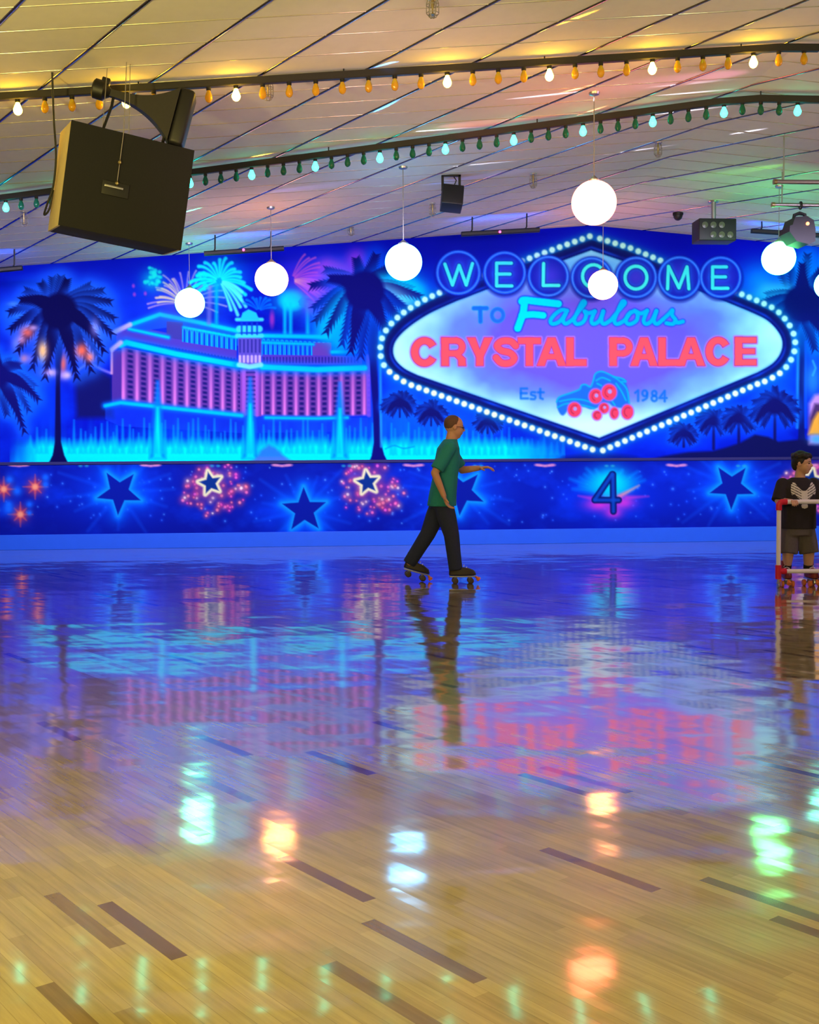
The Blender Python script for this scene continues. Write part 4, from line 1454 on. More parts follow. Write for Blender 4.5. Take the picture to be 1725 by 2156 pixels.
for nm, z in (('top_panel', -.009), ('bottom_panel', -SH + .009)):
    build(nm, MB().bevel_box(sp(SW / 2, SD / 2 + .012, z), (SW - .036, SD - .024, .018), .003, R3), M['speaker'], spk_root)
build('front_baffle', MB().bevel_box(sp(SW / 2, SD - .02, -SH / 2), (SW - .036, .02, SH - .036), .003, R3), M['black'], spk_root)
# recessed handle cup with its grip, and the eye bolt above it
hc = (.40, -.004, -.42)
hb = build('handle', MB().bevel_box(sp(hc[0] - .03, -.003, hc[2]), (.20, .012, .105), .004, R3), M['black'], spk_root)
build('grip', MB().bevel_box(sp(hc[0] - .045, -.014, hc[2] + .012), (.14, .016, .018), .004, R3), M['steel'], hb)
for z in (-.22, -.375):
    build('eye_bolt', MB().torus(sp(.375, -.014, z), .014, .005, SM @ Vector((1, 0, 0)), 16, 6).tube([sp(.375, .0, z), sp(.375, -.01, z)], .012, 8), M['brass'], spk_root)
topz = lambda p: Vector((p.x, p.y, ceil_z(p.x) - .005))
build('hanging_wire', MB().tube([sp(.375, -.012, -.365), sp(.375, -.012, -.23), sp(.375, -.012, .0), topz(sp(.365, .01, .3))], .0035, 6), M['wire'], spk_root)
build('hanging_wire', MB().tube([sp(.42, .02, .0), topz(sp(.40, .05, .3))], .003, 6), M['wire'], spk_root)
build('hanging_wire', MB().tube([sp(.25, .16, .0), topz(sp(.25, .16, .3))], .003, 6), M['wire'], spk_root)
# feed cable from the ceiling down the left side
ca = on_ceil(110, 152, .0)
cpts = [ca, at(112, 215, 8.6), at(114, 262, 8.6), at(118, 330, 8.62), at(112, 392, 8.68), at(100, 428, 8.72), at(93, 452, 8.8), at(104, 440, 8.75), at(112, 400, 8.70)]
cs = []
for i in range(len(cpts) - 1):
    p0, p1, p2, p3 = cpts[max(i - 1, 0)], cpts[i], cpts[i + 1], cpts[min(i + 2, len(cpts) - 1)]
    for k in range(6):
        q = k / 6
        cs.append(.5 * (2 * p1 + (p2 - p0) * q + (2 * p0 - 5 * p1 + 4 * p2 - p3) * q * q + (3 * p1 - p0 - 3 * p2 + p3) * q ** 3))
build('cable', MB().tube(cs + [cpts[-1]], .008, 8), M['cable'], spk_root)
# horn: square throat flaring along an axis over the cabinet top
HD = 8.62
h0, h1 = at(232, 196, HD), at(405, 250, HD + .10)
ax = (h1 - h0)
HL = ax.length
ax.normalize()
up_ = (Vector((0, 0, 1)) - ax * ax.z).normalized()
sd_ = ax.cross(up_)
rings_ = []
for i in range(17):
    q = i / 16
    hv = .026 + .175 * q ** 2.6
    hs = .026 + .10 * q ** 1.5
    c = h0 + ax * (HL * .80 * q) + up_ * (-.035 * q ** 2)
    rings_.append([c + sd_ * (sx * hs) + up_ * (sz * hv) for sx, sz in ((-1, -1), (1, -1), (1, 1), (-1, 1))])
hn = build('horn', MB().rings(rings_), M['horn'], spk_root)
mc = h0 + ax * (HL * .89) - up_ * .035
rr = Matrix((sd_, ax, up_)).transposed()
fl = build('horn_mouth', MB().bevel_box(mc, (.24, HL * .18, .43), .03, rr), M['black'], spk_root)
dv = MB().lathe(h0 - ax * .13, [(.001, 0), (.06, 0), (.075, .012), (.075, .085), (.055, .10), (.03, .135), (.001, .14)], 22, ax)
dv.bevel_box(h0 - ax * .05 + up_ * .075, (.05, .06, .05), .008, rr)
build('horn_driver', dv, M['black'], spk_root)
b0 = sp(.245, .14, 0)
build('horn_bracket', MB().tube([h0 + ax * .03 - up_ * .01, h0 + ax * .035 - up_ * .09, b0], .011, 8), M['black'], spk_root)
build('horn_strap', MB().tube([mc + up_ * .02 - sd_ * .0, sp(.86, .2, 0)], .014, 8).tube([mc - ax * .10 - up_ * .08, sp(.70, .16, 0)], .012, 8), M['black'], spk_root)


# ------------------------------------------------------------------ caged sprinkler heads
def sprinkler(px, py, h_px, label):
    p = on_ceil(px, py)
    dep = (p - Vector(CP)).dot(Vector(_f0))
    h = max(.07, min(.16, h_px * dep / F))
    t = thing('sprinkler_head', label, 'sprinkler', p, 'caged sprinklers on the ceiling')
    build('ceiling_plate', MB().lathe(p, [(.001, 0), (.042, 0), (.038, -.010), (.014, -.016), (.001, -.016)], 18), M['steel'], t)
    build('nozzle', MB().lathe(p - Vector((0, 0, .012)), [(.001, 0), (.011, 0), (.011, -h * .4), (.006, -h * .5), (.006, -h * .75), (.024, -h * .77), (.024, -h * .80), (.001, -h * .80)], 14), M['brass'], t)
    cg = MB()
    for k in range(6):
        a = math.pi * k / 3
        u = Vector((math.cos(a), math.sin(a), 0))
        cg.tube([p + u * .03 - Vector((0, 0, .01)), p + u * .042 - Vector((0, 0, h * .35)), p + u * .042 - Vector((0, 0, h * .8)), p + u * .022 - Vector((0, 0, h)), p - Vector((0, 0, h * 1.03))], .0028, 6)
    for z in (.4, .8):
        cg.torus(p - Vector((0, 0, h * z)), .042, .0028, (0, 0, 1), 20, 6)
    build('wire_cage', cg, M['wire'], t)


sprinkler(911, -6, 42, 'caged sprinkler at the top edge of the photo')
sprinkler(564, 168, 46, 'caged sprinkler beside the amber light rail')
sprinkler(1386, 300, 30, 'caged sprinkler below the green rail, right of the largest globe')
sprinkler(1123, 366, 30, 'caged sprinkler left of the largest globe lamp')
sprinkler(911, 428, 28, 'caged sprinkler left of the yoke mounted effect light')
sprinkler(50, 446, 32, 'caged sprinkler left of the big loudspeaker')
sprinkler(739, 478, 18, 'small far caged sprinkler above the amber and cyan globes')


# ------------------------------------------------------------------ blacklight bars along the top of the wall
def bar_light(xa, ya, xb, yb, led, label):
    yb_ = 15.35
    p, q = at_y(xa, ya, yb_), at_y(xb, yb, yb_ + .02)
    t = thing('blacklight_bar', label, 'light fixture', (p + q) / 2, 'blacklight bars above the mural')
    d = (q - p).normalized()
    s = Vector((d.y, -d.x, 0)).normalized()
    prof = [(-.035, .028), (.02, .03), (.035, .012), (.035, -.02), (.01, -.032), (-.035, -.028)]
    up2 = s.cross(d)
    up2 = up2 if up2.z > 0 else -up2
    build('housing', MB().rings([[c + s * a + up2 * b for a, b in prof] for c in (p, q)]), M['black'], t, False)
    build('tube', MB().tube([p + d * .04 - s * .045, q - d * .04 - s * .045], .013, 10), M['uv'], t)
    for k in (.12, .82):
        a = p.lerp(q, k)
        build('bracket', MB().tube([a + up2 * .02, a + up2 * .05 + d * .02, Vector((a.x + .02, a.y, ceil_z(a.x + .02) - .002))], .010, 8), M['black'], t)
    if led:
        lp = at_y(led[0], led[1], p.y - .045)
        build('pilot_lamp', MB().sphere(lp, .016, 14, 8), M['led_red'], t)


bar_light(-60, 574, 47, 564, None, 'black bar light at the far left above the palms')
bar_light(430, 534, 598, 523, (513, 526), 'black bar light with a red pilot lamp above the amber globe')
bar_light(972, 493, 1136, 484, (1053, 488), 'black bar light with a red pilot lamp above the letters E and L')
bar_light(1583, 486, 1735, 496, None, 'black bar light behind the dark scanner fixture on the right')


# ------------------------------------------------------------------ effect fixtures
def hang(px, py):
    return on_ceil(px, py)


# yoke mounted effect light
p = hang(950, 368)
dep = (p - Vector(CP)).dot(Vector(_f0))
u = dep / F                      # metres per picture pixel there
t = thing('effect_light', 'black box effect light in a yoke, hanging left of the largest globe', 'light fixture', p, 'stage effect lights under the ceiling')
yk = MB()
for x in (-18, 18):
    yk.box(p + Vector((x * u, 0, -17 * u)), (5 * u, .03, 34 * u))
yk.box(p + Vector((0, 0, -2 * u)), (41 * u, .03, 4 * u))
build('yoke', yk, M['black'], t, False)
rb = Matrix.Rotation(math.radians(-14), 3, 'X') @ Matrix.Rotation(math.radians(6), 3, 'Y')
build('housing', MB().bevel_box(p + Vector((2 * u, .02, -49 * u)), (45 * u, .24, 44 * u), .012, rb), M['black'], t)
build('lens', MB().lathe(p + Vector((2 * u, .13, -55 * u)), [(.001, 0), (.07, 0), (.075, .03), (.001, .035)], 20, (0, 1, -.3)), M['glass_clear'], t)
build('cable', MB().tube([p + Vector((6 * u, 0, -4 * u)), p + Vector((10 * u, -.05, -14 * u)), p + Vector((5 * u, -.03, -26 * u)), p + Vector((12 * u, .02, -32 * u))], .007, 6), M['cable'], t)
# multi-lens box on a pole
p = hang(1503, 424)
dep = (p - Vector(CP)).dot(Vector(_f0))
u = dep / F
t = thing('multi_lens_light', 'black multi lens effect box on a short pole, near the right end of the wall', 'light fixture', p, 'stage effect lights under the ceiling')
build('pole', MB().tube([p, p + Vector((0, 0, -42 * u))], 5 * u, 12).lathe(p, [(.001, 0), (.07, 0), (.06, -.015), (.001, -.016)], 16), M['steel'], t)
bc = p + Vector((1 * u, 0, -63 * u))
bx = MB().bevel_box(bc, (80 * u, .3, 46 * u), .014)
build('housing', bx, M['black'], t)
for i in range(4):
    for j in range(2):
        if (i + j * 3) % 4 == 3:
            continue
        c = bc + Vector((-28 * u + i * 18 * u, -.15, 9 * u - j * 20 * u))
        build('lens', MB().lathe(c, [(.001, -.004), (6.0 * u, -.004), (6.6 * u, .012), (.001, .02)], 16, (0, -1, 0)), M['lens_dark'], t)
# small dome
p = hang(1428, 448)
dep = (p - Vector(CP)).dot(Vector(_f0))
u = dep / F
t = thing('dome_camera', 'small black dome fixed to the ceiling near the largest globe', 'camera', p)
build('base', MB().lathe(p, [(.001, 0), (11 * u, 0), (11 * u, -5 * u), (.001, -5 * u)], 20), M['black'], t)
build('dome', MB().sphere(p - Vector((0, 0, 6 * u)), 9.5 * u, 20, 12, (1, 1, 1.1)), M['black'], t)
# pipes
def pipe(xa, ya, xb, yb, y, label):
    a, b = at_y(xa, ya, y), at_y(xb, yb, y)
    t = thing('hanging_pipe', label, 'pipe', (a + b) / 2, 'steel lighting pipes at the right')
    build('pipe', MB().tube([a, b], .024, 14), M['steel'], t)
    build('end_cap', MB().tube([a - (b - a).normalized() * .004, a + (b - a).normalized() * .03], .029, 14), M['brass'], t)
    for k in (.12, .8):
        c = a.lerp(b, k)
        build('drop_rod', MB().tube([c, Vector((c.x, c.y, ceil_z(c.x) - .002))], .008, 8), M['steel'], t)
    return a, b


pipe(1626, 431, 1800, 433, 12.9, 'lower steel pipe carrying the dark scanner fixture')
pipe(1630, 383, 1800, 384, 11.6, 'upper steel pipe near the right edge of the ceiling')
# scanner fixture clamped on the lower pipe
p = at_y(1686, 446, 12.9)
u = (p - Vector(CP)).dot(Vector(_f0)) / F
t = thing('scanner_light', 'dark hooded scanner fixture with an orange pilot lamp clamped under a pipe', 'light fixture', p, 'stage effect lights under the ceiling')
build('yoke', MB().tube([p + Vector((-16 * u, 0, -22 * u)), p + Vector((-13 * u, 0, -7 * u)), p + Vector((-2 * u, 0, -3 * u)), p + Vector((9 * u, 0, -6 * u)), p + Vector((11 * u, 0, -22 * u))], .022, 8), M['black'], t)
body = MB()
prof = [(-22, -16), (4, -14), (18, -22), (22, -40), (22, -66), (8, -72), (-18, -66), (-34, -46), (-33, -34), (-27, -32)]
body.rings([[p + Vector((a * u, yy, b * u)) for a, b in prof] for yy in (-.14, .16)])
build('housing', body, M['black'], t, False)
build('clamp', MB().torus(p + Vector((0, 0, 13 * u)), .040, .010, (1, 0, 0), 18, 8), M['black'], t)
build('pilot_lamp', MB().sphere(p + Vector((4 * u, -.15, -30 * u)), .02, 12, 8), M['led_orange'], t)


# ------------------------------------------------------------------ people
class Flesh:
    """tapered limbs and ellipsoids fused into one continuous surface"""

    def __init__(self):
        self.mb = MB()

    def limb(self, pts, rs, flat_end=False, flat_start=False, sq=None):
        pts = [Vector(p) for p in pts]
        if not flat_end and not flat_start:
            for p, r in zip(pts, rs):
                self.mb.sphere(p, r, 14, 9)
        else:
            for i, (p, r) in enumerate(zip(pts, rs)):
                if (i == 0 and flat_start) or (i == len(pts) - 1 and flat_end):
                    continue
                self.mb.sphere(p, r, 14, 9)
        for a, b, ra, rb in zip(pts, pts[1:], rs, rs[1:]):
            self.mb.tube([a, b], [ra, rb], 16)
        return self

    def ell(self, c, r, rot=None):
        b = MB().sphere((0, 0, 0), 1, 20, 14)
        vs = [Vector((v.x * r[0], v.y * r[1], v.z * r[2])) for v in b.v]
        if rot is not None:
            vs = [rot @ v for v in vs]
        self.mb.add([Vector(c) + v for v in vs], b.f)
        return self

    def slab(self, rings, n=20):
        """rings: (centre, half width vector, half depth vector) -> superelliptic tube"""
        rr = []
        for c, a, b in rings:
            c, a, b = Vector(c), Vector(a), Vector(b)
            row = []
            for k in range(n):
                t = 2 * math.pi * k / n
                ct, st = math.cos(t), math.sin(t)
                row.append(c + a * (abs(ct) ** .8 * (1 if ct > 0 else -1)) + b * (abs(st) ** .8 * (1 if st > 0 else -1)))
            rr.append(row)
        self.mb.rings(rr)
        return self

    def make(self, name, material, root, voxel=.007, smooth=4):
        tmp = bpy.data.meshes.new('tmp')
        off = Vector(root.location)
        tmp.from_pydata([tuple(v - off) for v in self.mb.v], [], self.mb.f)
        o = bpy.data.objects.new('tmp', tmp)
        COL.objects.link(o)
        r = o.modifiers.new('r', 'REMESH')
        r.mode = 'VOXEL'
        r.voxel_size = voxel
        sm = o.modifiers.new('s', 'SMOOTH')
        sm.iterations = smooth
        sm.factor = .5
        dg = bpy.context.evaluated_depsgraph_get()
        me = bpy.data.meshes.new_from_object(o.evaluated_get(dg))
        bpy.data.objects.remove(o)
        me.name = name
        me.polygons.foreach_set('use_smooth', [True] * len(me.polygons))
        me.materials.clear()
        me.materials.append(material)
        q = bpy.data.objects.new(name, me)
        COL.objects.link(q)
        q.parent = root
        return q


def hand(fl, wrist, palm_dir, up_dir, side, length, curl):
    """palm, four unequal bent fingers and a thumb; curl in degrees per joint, bending towards -up_dir"""
    w, d = Vector(wrist), Vector(palm_dir).normalized()
    u = Vector(up_dir)
    u = (u - d * u.dot(d)).normalized()
    s = d.cross(u).normalized() * side
    L = length
    for k in (-1, -.35, .35, 1):
        fl.limb([w + s * (k * L * .10), w + d * L * .50 + s * (k * L * .175)], [L * .085, L * .078])
    for k, ln in ((-1.15, .40), (-.40, .48), (.38, .50), (1.15, .45)):
        p = w + d * L * .50 + s * (k * L * .165)
        dirv = (d + s * k * .06).normalized()
        pts, rs = [p], [L * .052]
        for j in range(3):
            ang = math.radians(curl * (j + 1))
            dv = dirv * math.cos(ang) - u * math.sin(ang)
            p = p + dv * (ln * L * (.44, .32, .24)[j])
            pts.append(p)
            rs.append(L * (.050, .045, .038)[j])
        fl.limb(pts, rs)
    t0 = w + d * L * .14 + s * (L * .17)
    t1 = t0 + (d * .55 + s * .65 - u * .35).normalized() * L * .22
    t2 = t1 + (d * .85 + s * .15 - u * .45).normalized() * L * .18
    fl.limb([t0, t1, t2], [L * .075, L * .060, L * .048])


def head(fl, c, H, face, up=Vector((0, 0, 1)), neck=None, neck_r=.05):
    """head of height H centred at c looking along face; returns feature frame"""
    f = Vector(face).normalized()
    u = (up - f * up.dot(f)).normalized()
    s = f.cross(u).normalized()
    R = Matrix((s, f, u)).transposed()
    P = lambda a, b, c_: c + s * (a * H) + f * (b * H) + u * (c_ * H)
    fl.ell(P(0, -.05, .10), (.345 * H, .42 * H, .40 * H), R)          # cranium
    fl.ell(P(0, .06, -.14), (.285 * H, .33 * H, .33 * H), R)           # face
    fl.ell(P(0, .17, -.38), (.15 * H, .14 * H, .11 * H), R)            # chin
    for k in (-1, 1):
        fl.ell(P(k * .155, .26, -.10), (.085 * H, .07 * H, .07 * H), R)   # cheeks
        fl.ell(P(k * .125, .315, .055), (.10 * H, .045 * H, .035 * H), R)  # brow ridge
        fl.ell(P(k * .345, -.03, -.03), (.04 * H, .075 * H, .12 * H), R)  # ears
    fl.limb([P(0, .345, .02), P(0, .43, -.10)], [.035 * H, .058 * H])  # nose
    fl.ell(P(0, .395, -.125), (.075 * H, .05 * H, .04 * H), R)
    fl.ell(P(0, .335, -.235), (.095 * H, .05 * H, .022 * H), R)        # lips
    fl.ell(P(0, .33, -.275), (.08 * H, .05 * H, .024 * H), R)
    if neck is not None:
        fl.limb([P(0, -.06, -.25), Vector(neck), Vector(neck) - u * .03], [neck_r, neck_r * 1.15, neck_r * 1.5])
    return P, R, s, f, u


def face_parts(P, R, H, root, hair_mat):
    for k in (-1, 1):
        e = MB().sphere(P(k * .125, .335, -.005), .035 * H, 12, 8, (1.2, 1, .8))
        build('eye', e, M['eye'], root)
        b = MB().tube([P(k * .055, .362, .075), P(k * .13, .355, .095), P(k * .20, .30, .075)], .014 * H, 6)
        build('eyebrow', b, hair_mat, root)
    build('mouth', MB().tube([P(-.085, .362, -.252), P(0, .388, -.25), P(.085, .362, -.252)], [.008 * H, .016 * H, .008 * H], 8), M['lip'], root)


def skate(root, heel, toe_dir, L, boot, wheel, label=None):
    """quad roller skate; heel on the floor point, toe_dir in the floor plane (may tilt up)"""
    d = Vector(toe_dir).normalized()
    s = d.cross(Vector((0, 0, 1))).normalized()
    u = s.cross(d).normalized()
    o = Vector(heel)
    P = lambda a, b, c: o + d * a + s * b + u * c
    fl = Flesh()
    fl.slab([(P(L * .5, 0, .085), d * (L * .52), s * .045), (P(L * .5, 0, .10), d * (L * .52), s * .047), (P(L * .47, 0, .135), d * (L * .48), s * .042), (P(L * .34, 0, .165), d * (L * .34), s * .040)], 24)
    fl.slab([(P(L * .24, 0, .13), d * (L * .25), s * .042), (P(L * .22, 0, .20), d * (L * .23), s * .042), (P(L * .21, 0, .25), d * (L * .235), s * .046)], 20)
    b = fl.make('skate_boot', boot, root, .008, 3)
    if label:
        b['label'] = label
    build('sole_plate', MB().bevel_box(P(L * .5, 0, .074), (.066, L * .98, .014), .004, Matrix((s, d, u)).transposed()).tube([P(L * .22, -.05, .034), P(L * .22, .05, .034)], .008, 8).tube([P(L * .80, -.05, .034), P(L * .80, .05, .034)], .008, 8)
          .tube([P(L * .22, 0, .034), P(L * .26, 0, .075)], .016, 8).tube([P(L * .80, 0, .034), P(L * .76, 0, .075)], .016, 8), M['steel'], b)
    for a in (.22, .80):
        for k in (-1, 1):
            c = P(L * a, k * .048, .031)
            build('wheel', MB().lathe(c - s * .016, [(.001, 0), (.012, 0), (.024, .001), (.031, .006), (.031, .026), (.024, .031), (.012, .032), (.001, .032)], 20, s), wheel, b)
    build('toe_stop', MB().lathe(P(L * 1.0, 0, .070), [(.001, 0), (.012, 0), (.014, .022), (.024, .030), (.022, .05), (.001, .052)], 16, d * .75 - u * .66), M['wheel_orange'], b)
    lc = MB()
    for k in range(5):
        q = k / 4
        lc.tube([P(L * (.74 - .40 * q), -.026, .142 + .07 * q), P(L * (.76 - .40 * q), 0, .152 + .075 * q), P(L * (.74 - .40 * q), .026, .142 + .07 * q)], .004, 6)
    build('laces', lc, M['pvc'], b)


# ---- the skater crossing the floor
O = on_floor(925, 1227)
ux = Vector((CR[0], CR[1], 0)).normalized()          # picture right on the floor
uy = Vector((0, 0, 1)).cross(ux)                      # away from the viewer
Z = Vector((0, 0, 1))
S = lambda x, y, z: O + ux * x + uy * y + Z * z
sk = thing('person', 'skater in a teal shirt and dark jeans gliding past the wall, seen from the side', 'person', O)
fl = Flesh()
nk = S(.125, 0, 1.425)
P, R, hs, hf, hu = head(fl, S(.165, 0, 1.59), .232, ux * 1 + uy * .12 - Z * .10, neck=nk, neck_r=.056)
# torso
fl.slab([(S(.03, 0, .80), ux * .105, uy * .155), (S(.03, 0, .88), ux * .115, uy * .165), (S(.055, 0, 1.02), ux * .10, uy * .140), (S(.085, 0, 1.20), ux * .115, uy * .165), (S(.10, 0, 1.34), ux * .10, uy * .185), (S(.115, 0, 1.42), ux * .06, uy * .08)])
hipn, hipf = S(.035, -.085, .84), S(.03, .085, .84)
# near leg under the body, far leg pushing back
kn, an = S(.125, -.09, .50), S(.165, -.09, .155)
kf, af = S(-.11, .09, .50), S(-.30, .10, .20)
for a, b, c in ((hipn, kn, an), (hipf, kf, af)):
    fl.limb([a, a.lerp(b, .5), b, b.lerp(c, .35), c], [.088, .078, .058, .057, .042])
# arms: near arm swings back, far arm reaches forward
shn, shf = S(.10, -.185, 1.37), S(.11, .185, 1.37)
eln, wrn = S(-.045, -.235, 1.13), S(.045, -.25, .90)
elf, wrf = S(.25, .22, 1.15), S(.42, .16, 1.17)
for a, b, c in ((shn, eln, wrn), (shf, elf, wrf)):
    fl.limb([a, a.lerp(b, .5), b, b.lerp(c, .4), c], [.052, .046, .039, .037, .027])
hand(fl, wrn, wrn - eln, ux * -1 + uy * .2, -1, .18, 22)
hand(fl, wrf, wrf - elf, Z, 1, .18, 20)
fl.make('body', M['skin'], sk, .0065, 3)
face_parts(P, R, .232, sk, M['hair_brown'])
H = .232
hr = Flesh()
hr.ell(P(0, -.105, .145), (.36 * H, .395 * H, .385 * H), R)
hair = hr.make('hair', M['hair_brown'], sk, .007, 2)
# glasses
gl = MB()
for k in (-1, 1):
    gl.torus(P(k * .13, .40, -.01), .075 * H, .008 * H, hf, 18, 6)
    gl.tube([P(k * .20, .39, 0), P(k * .34, .20, .02), P(k * .36, -.02, .02)], .008 * H, 6)
gl.tube([P(-.06, .42, 0), P(.06, .42, 0)], .008 * H, 6)
build('glasses', gl, M['black'], sk)
sh = Flesh()
sh.slab([(S(.03, 0, .79), ux * .150, uy * .205), (S(.04, 0, .90), ux * .142, uy * .192), (S(.07, 0, 1.10), ux * .128, uy * .175), (S(.09, 0, 1.24), ux * .132, uy * .188), (S(.10, 0, 1.375), ux * .115, uy * .20), (S(.115, 0, 1.44), ux * .082, uy * .115), (S(.125, 0, 1.468), ux * .068, uy * .074)])
for a, b in ((shn, eln), (shf, elf)):
    sh.limb([a + (a - b) * .05, a.lerp(b, .45), a.lerp(b, .86)], [.072, .070, .068], flat_end=True)
sh.make('shirt', M['teal'], sk, .008, 3)
jn = Flesh()
jn.slab([(S(.03, 0, .77), ux * .122, uy * .170), (S(.03, 0, .86), ux * .118, uy * .165), (S(.03, 0, .93), ux * .112, uy * .155)])
for a, b, c in ((hipn, kn, an), (hipf, kf, af)):
    jn.limb([a.lerp(b, .06), a.lerp(b, .5), b, b.lerp(c, .5), c + (c - b).normalized() * .015], [.102, .098, .080, .074, .070], flat_end=True)
jn.make('jeans', M['denim'], sk, .009, 3)
skate(sk, S(.10, -.09, 0), ux + uy * .05, .27, M['skate_boot'], M['wheel_dark'])
skate(sk, S(-.385, .10, .07), ux * 1 + uy * .1 - Z * .30, .27, M['skate_boot'], M['wheel_dark'])

# ---- the boy behind the training frame
OB = on_floor(1679, 1233)
vx = ux.copy()
vy = uy.copy()
B = lambda x, y, z: OB + vx * x + vy * y + Z * z
fw = -vy                                              # the boy faces the viewer
boy = thing('person', 'boy in a black printed T-shirt and charcoal shorts holding the skating frame', 'person', OB)
fl = Flesh()
Hb = .215
P, R, hs, hf, hu = head(fl, B(.03, -.03, 1.205), Hb, vx * .80 - vy * .60 - Z * .02, neck=B(.01, 0, 1.04), neck_r=.046)
fl.slab([(B(0, 0, .54), vx * .135, vy * .10), (B(0, 0, .62), vx * .14, vy * .11), (B(0, -.01, .76), vx * .125, vy * .10), (B(0, -.01, .92), vx * .145, vy * .105), (B(0, 0, 1.01), vx * .15, vy * .085), (B(.005, 0, 1.06), vx * .07, vy * .06)])
legs = []
for k in (-1, 1):
    hp, kn_, an_ = B(k * .075, 0, .55), B(k * .10, -.03, .345), B(k * .108, 0, .16)
    legs.append((hp, kn_, an_))
    fl.limb([hp, hp.lerp(kn_, .5), kn_, kn_.lerp(an_, .35), an_], [.082, .075, .055, .052, .038])
arms = []
FR_Y = -.21                                            # the frame's top bar lies this far in front of the boy
for k, hx_ in ((-1, -.115), (1, .20)):
    a, b, c = B(k * .155, 0, .985), B(k * .205 - .005, -.055, .835), B(hx_, FR_Y + .055, .835)
    arms.append((a, b, c))
    fl.limb([a, a.lerp(b, .5), b, b.lerp(c, .4), c], [.045, .041, .036, .034, .025])
    hand(fl, c, vy * -1 + Z * .12, Z, -k, .14, 34)
fl.make('body', M['skin_boy'], boy, .006, 3)
face_parts(P, R, Hb, boy, M['hair_black'])
hr = Flesh()
hr.ell(P(0, -.10, .17), (.39 * Hb, .42 * Hb, .41 * Hb), R)
hr.ell(P(0, .10, .36), (.30 * Hb, .26 * Hb, .15 * Hb), R)
hr.ell(P(0, -.30, .0), (.33 * Hb, .20 * Hb, .36 * Hb), R)
for k in range(14):
    a = 2 * math.pi * k / 14
    hr.ell(P(.33 * math.cos(a), -.06 + .36 * math.sin(a), .30 + .05 * (k % 2)), (.12 * Hb, .12 * Hb, .12 * Hb), R)
for k in (-1, 1):
    hr.limb([P(k * .33, .08, .12), P(k * .34, .06, -.02)], [.05 * Hb, .03 * Hb])
hr.make('hair', M['hair_black'], boy, .006, 2)
sh = Flesh()
sh.slab([(B(0, 0, .565), vx * .172, vy * .135), (B(0, -.01, .70), vx * .165, vy * .135), (B(0, -.01, .85), vx * .165, vy * .13), (B(0, -.005, .96), vx * .175, vy * .115), (B(.003, 0, 1.03), vx * .13, vy * .085), (B(.006, 0, 1.065), vx * .07, vy * .066)])
for a, b, c in arms:
    sh.limb([a + (a - b) * .08, a.lerp(b, .5), a.lerp(b, .98)], [.066, .068, .070], flat_end=True)
tee = sh.make('shirt', M['tee_black'], boy, .007, 3)
sp_ = Flesh()
sp_.slab([(B(0, 0, .50), vx * .155, vy * .125), (B(0, 0, .58), vx * .158, vy * .128), (B(0, 0, .63), vx * .145, vy * .115)])
for hp, kn_, an_ in legs:
    sp_.limb([hp, hp.lerp(kn_, .5), hp.lerp(kn_, 1.12)], [.092, .094, .092], flat_end=True)
sp_.make('shorts', M['shorts'], boy, .008, 3)
for (hp, kn_, an_), k in zip(legs, (-1, 1)):
    build('sock', MB().tube([kn_.lerp(an_, .72), an_ + Vector((0, 0, .02)), an_ - Vector((0, 0, .03))], [.047, .047, .047], 18), M['sock'], boy)
    skate(boy, B(k * .108 - .0, .055, 0), -vy + vx * k * .14, .215, M['skate_red'], M['wheel_orange'])

# pale print on the chest, laid on the cloth
deps = bpy.context.evaluated_depsgraph_get()
bvh = BVHTree.FromPolygons([v.co + tee.parent.location for v in tee.data.vertices], [tuple(p.vertices) for p in tee.data.polygons])
half = [(0, .015), (.018, .02), (.045, .05), (.060, .075), (.075, .078), (.088, .06), (.093, .03), (.092, -.01), (.078, -.015), (.068, -.005), (.052, -.03), (.038, -.04), (.028, -.052), (.022, -.075), (.024, -.105), (0, -.115)]
shape = half + [(-a, b) for a, b in half[-2:0:-1]]


def inside(x, y):
    ins = False
    for (ax_, ay_), (bx_, by_) in zip(shape, shape[1:] + shape[:1]):
        if (ay_ > y) != (by_ > y) and x < (bx_ - ax_) * (y - ay_) / (by_ - ay_) + ax_:
            ins = not ins
    return ins


pm = MB()
stp = .0040
grid = {}
nxp = 68
for i in range(nxp):
    for j in range(nxp):
        x_, y_ = (i - nxp / 2) * stp, (j - nxp * .58) * stp
        if not inside((x_ + stp / 2) / 1.32, (y_ + stp / 2) / 1.32):
            continue
        if abs(x_) > .030 and ((y_ - .55 * abs(x_)) / .026) % 1.0 < .28:
            continue
        ids = []
        for a, b in ((0, 0), (1, 0), (1, 1), (0, 1)):
            k = (i + a, j + b)
            if k not in grid:
                hit = bvh.ray_cast(B(x_ + a * stp + .016, -.6, .915 + y_ + b * stp), vy)
                if hit[0] is None:
                    grid[k] = None
                else:
                    pm.v.append(hit[0] - vy * .003)
                    grid[k] = len(pm.v) - 1
            ids.append(grid[k])
        if None not in ids:
            pm.f.append(tuple(ids))
emb = build('shirt_print', pm, M['emblem'], boy)
emb['label'] = 'pale winged print on the chest'

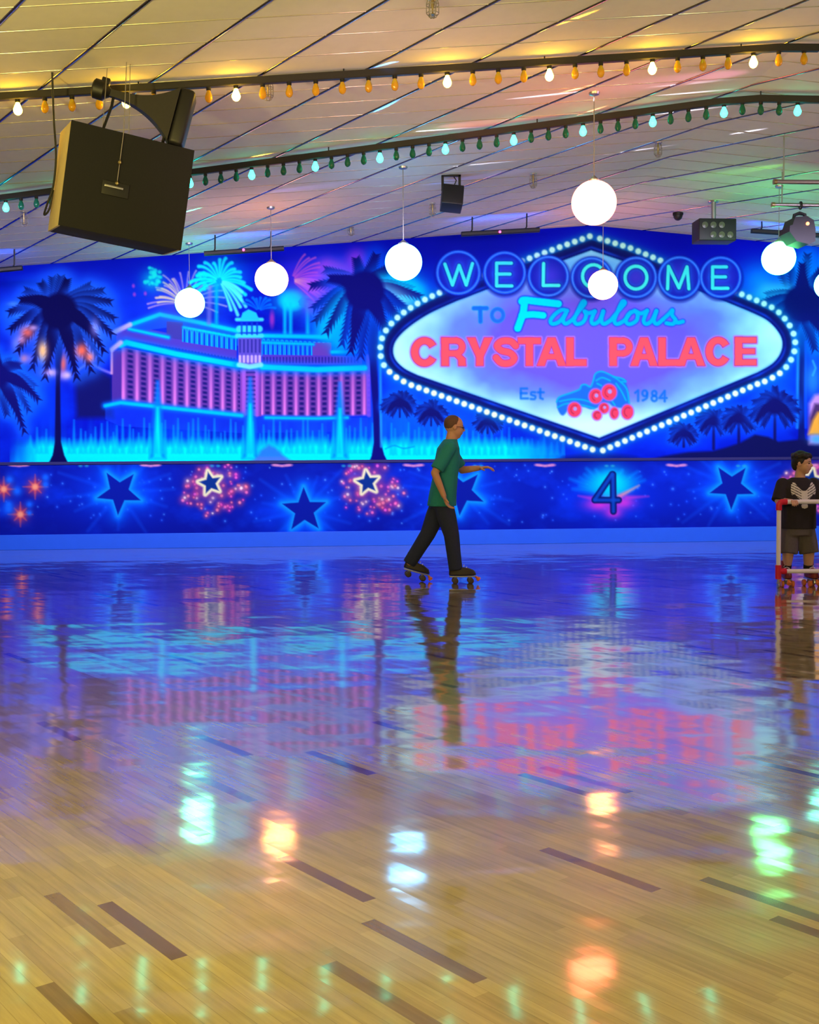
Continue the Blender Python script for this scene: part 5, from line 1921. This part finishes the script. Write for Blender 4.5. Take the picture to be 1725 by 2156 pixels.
# ---- training frame of white pipe with red fittings
FW = .485
fc0 = B(-.255, FR_Y, 0)
fd = Vector((fc0.x, fc0.y, 0)).normalized()           # the side runners point straight away from the viewer
Q = lambda x, y, z: fc0 + vx * x + fd * y + Z * z
fr = thing('skating_frame', 'white pipe skating aid with red corner fittings in front of the boy', 'walker', Q(FW / 2, 0, 0))
r_ = .0215
for x in (0, FW):
    build('post', MB().tube([Q(x, 0, .20), Q(x, 0, .80)], r_, 16), M['pvc'], fr)
build('top_bar', MB().tube([Q(.03, 0, .835), Q(FW - .03, 0, .835)], r_, 16), M['pvc'], fr)
build('bottom_bar', MB().tube([Q(.03, 0, .165), Q(FW - .03, 0, .165)], r_, 16), M['pvc'], fr)
for x, s_ in ((0, 1), (FW, -1)):
    el = [Q(x, 0, .755), Q(x, 0, .80)] + [Q(x + s_ * (.035 - .035 * math.cos(a)), 0, .80 + .035 * math.sin(a)) for a in [math.pi / 2 * k / 6 for k in range(1, 7)]] + [Q(x + s_ * .075, 0, .835)]
    build('corner_fitting', MB().tube(el, .029, 18), M['pvc_red'], fr)
    build('tee_fitting', MB().tube([Q(x, 0, .09), Q(x, 0, .225)], .029, 18).tube([Q(x, 0, .165), Q(x + s_ * .075, 0, .165)], .029, 18).tube([Q(x, 0, .165), Q(x, .06, .165)], .029, 18), M['pvc_red'], fr)
    build('side_runner', MB().tube([Q(x, .05, .165), Q(x, .42, .165)], r_, 16), M['pvc'], fr)
    rt = build('rear_fitting', MB().tube([Q(x, .40, .165), Q(x, .46, .165)], .029, 18).tube([Q(x, .44, .165), Q(x, .44, .09)], .029, 18), M['pvc_red'], fr)
    for y_, dx_ in ((0, 0), (.44, 0)):
        cs = build('caster', MB().tube([Q(x + dx_, y_, .10), Q(x + dx_, y_, .055)], .010, 10).box(Q(x + dx_, y_ + .01, .05), (.034, .03, .012)), M['steel'], fr)
        build('caster_wheel', MB().lathe(Q(x + dx_ - .010, y_ + .015, .026), [(.001, 0), (.022, 0), (.026, .003), (.026, .017), (.022, .02), (.001, .02)], 18, (1, 0, 0)), M['steel'], cs)
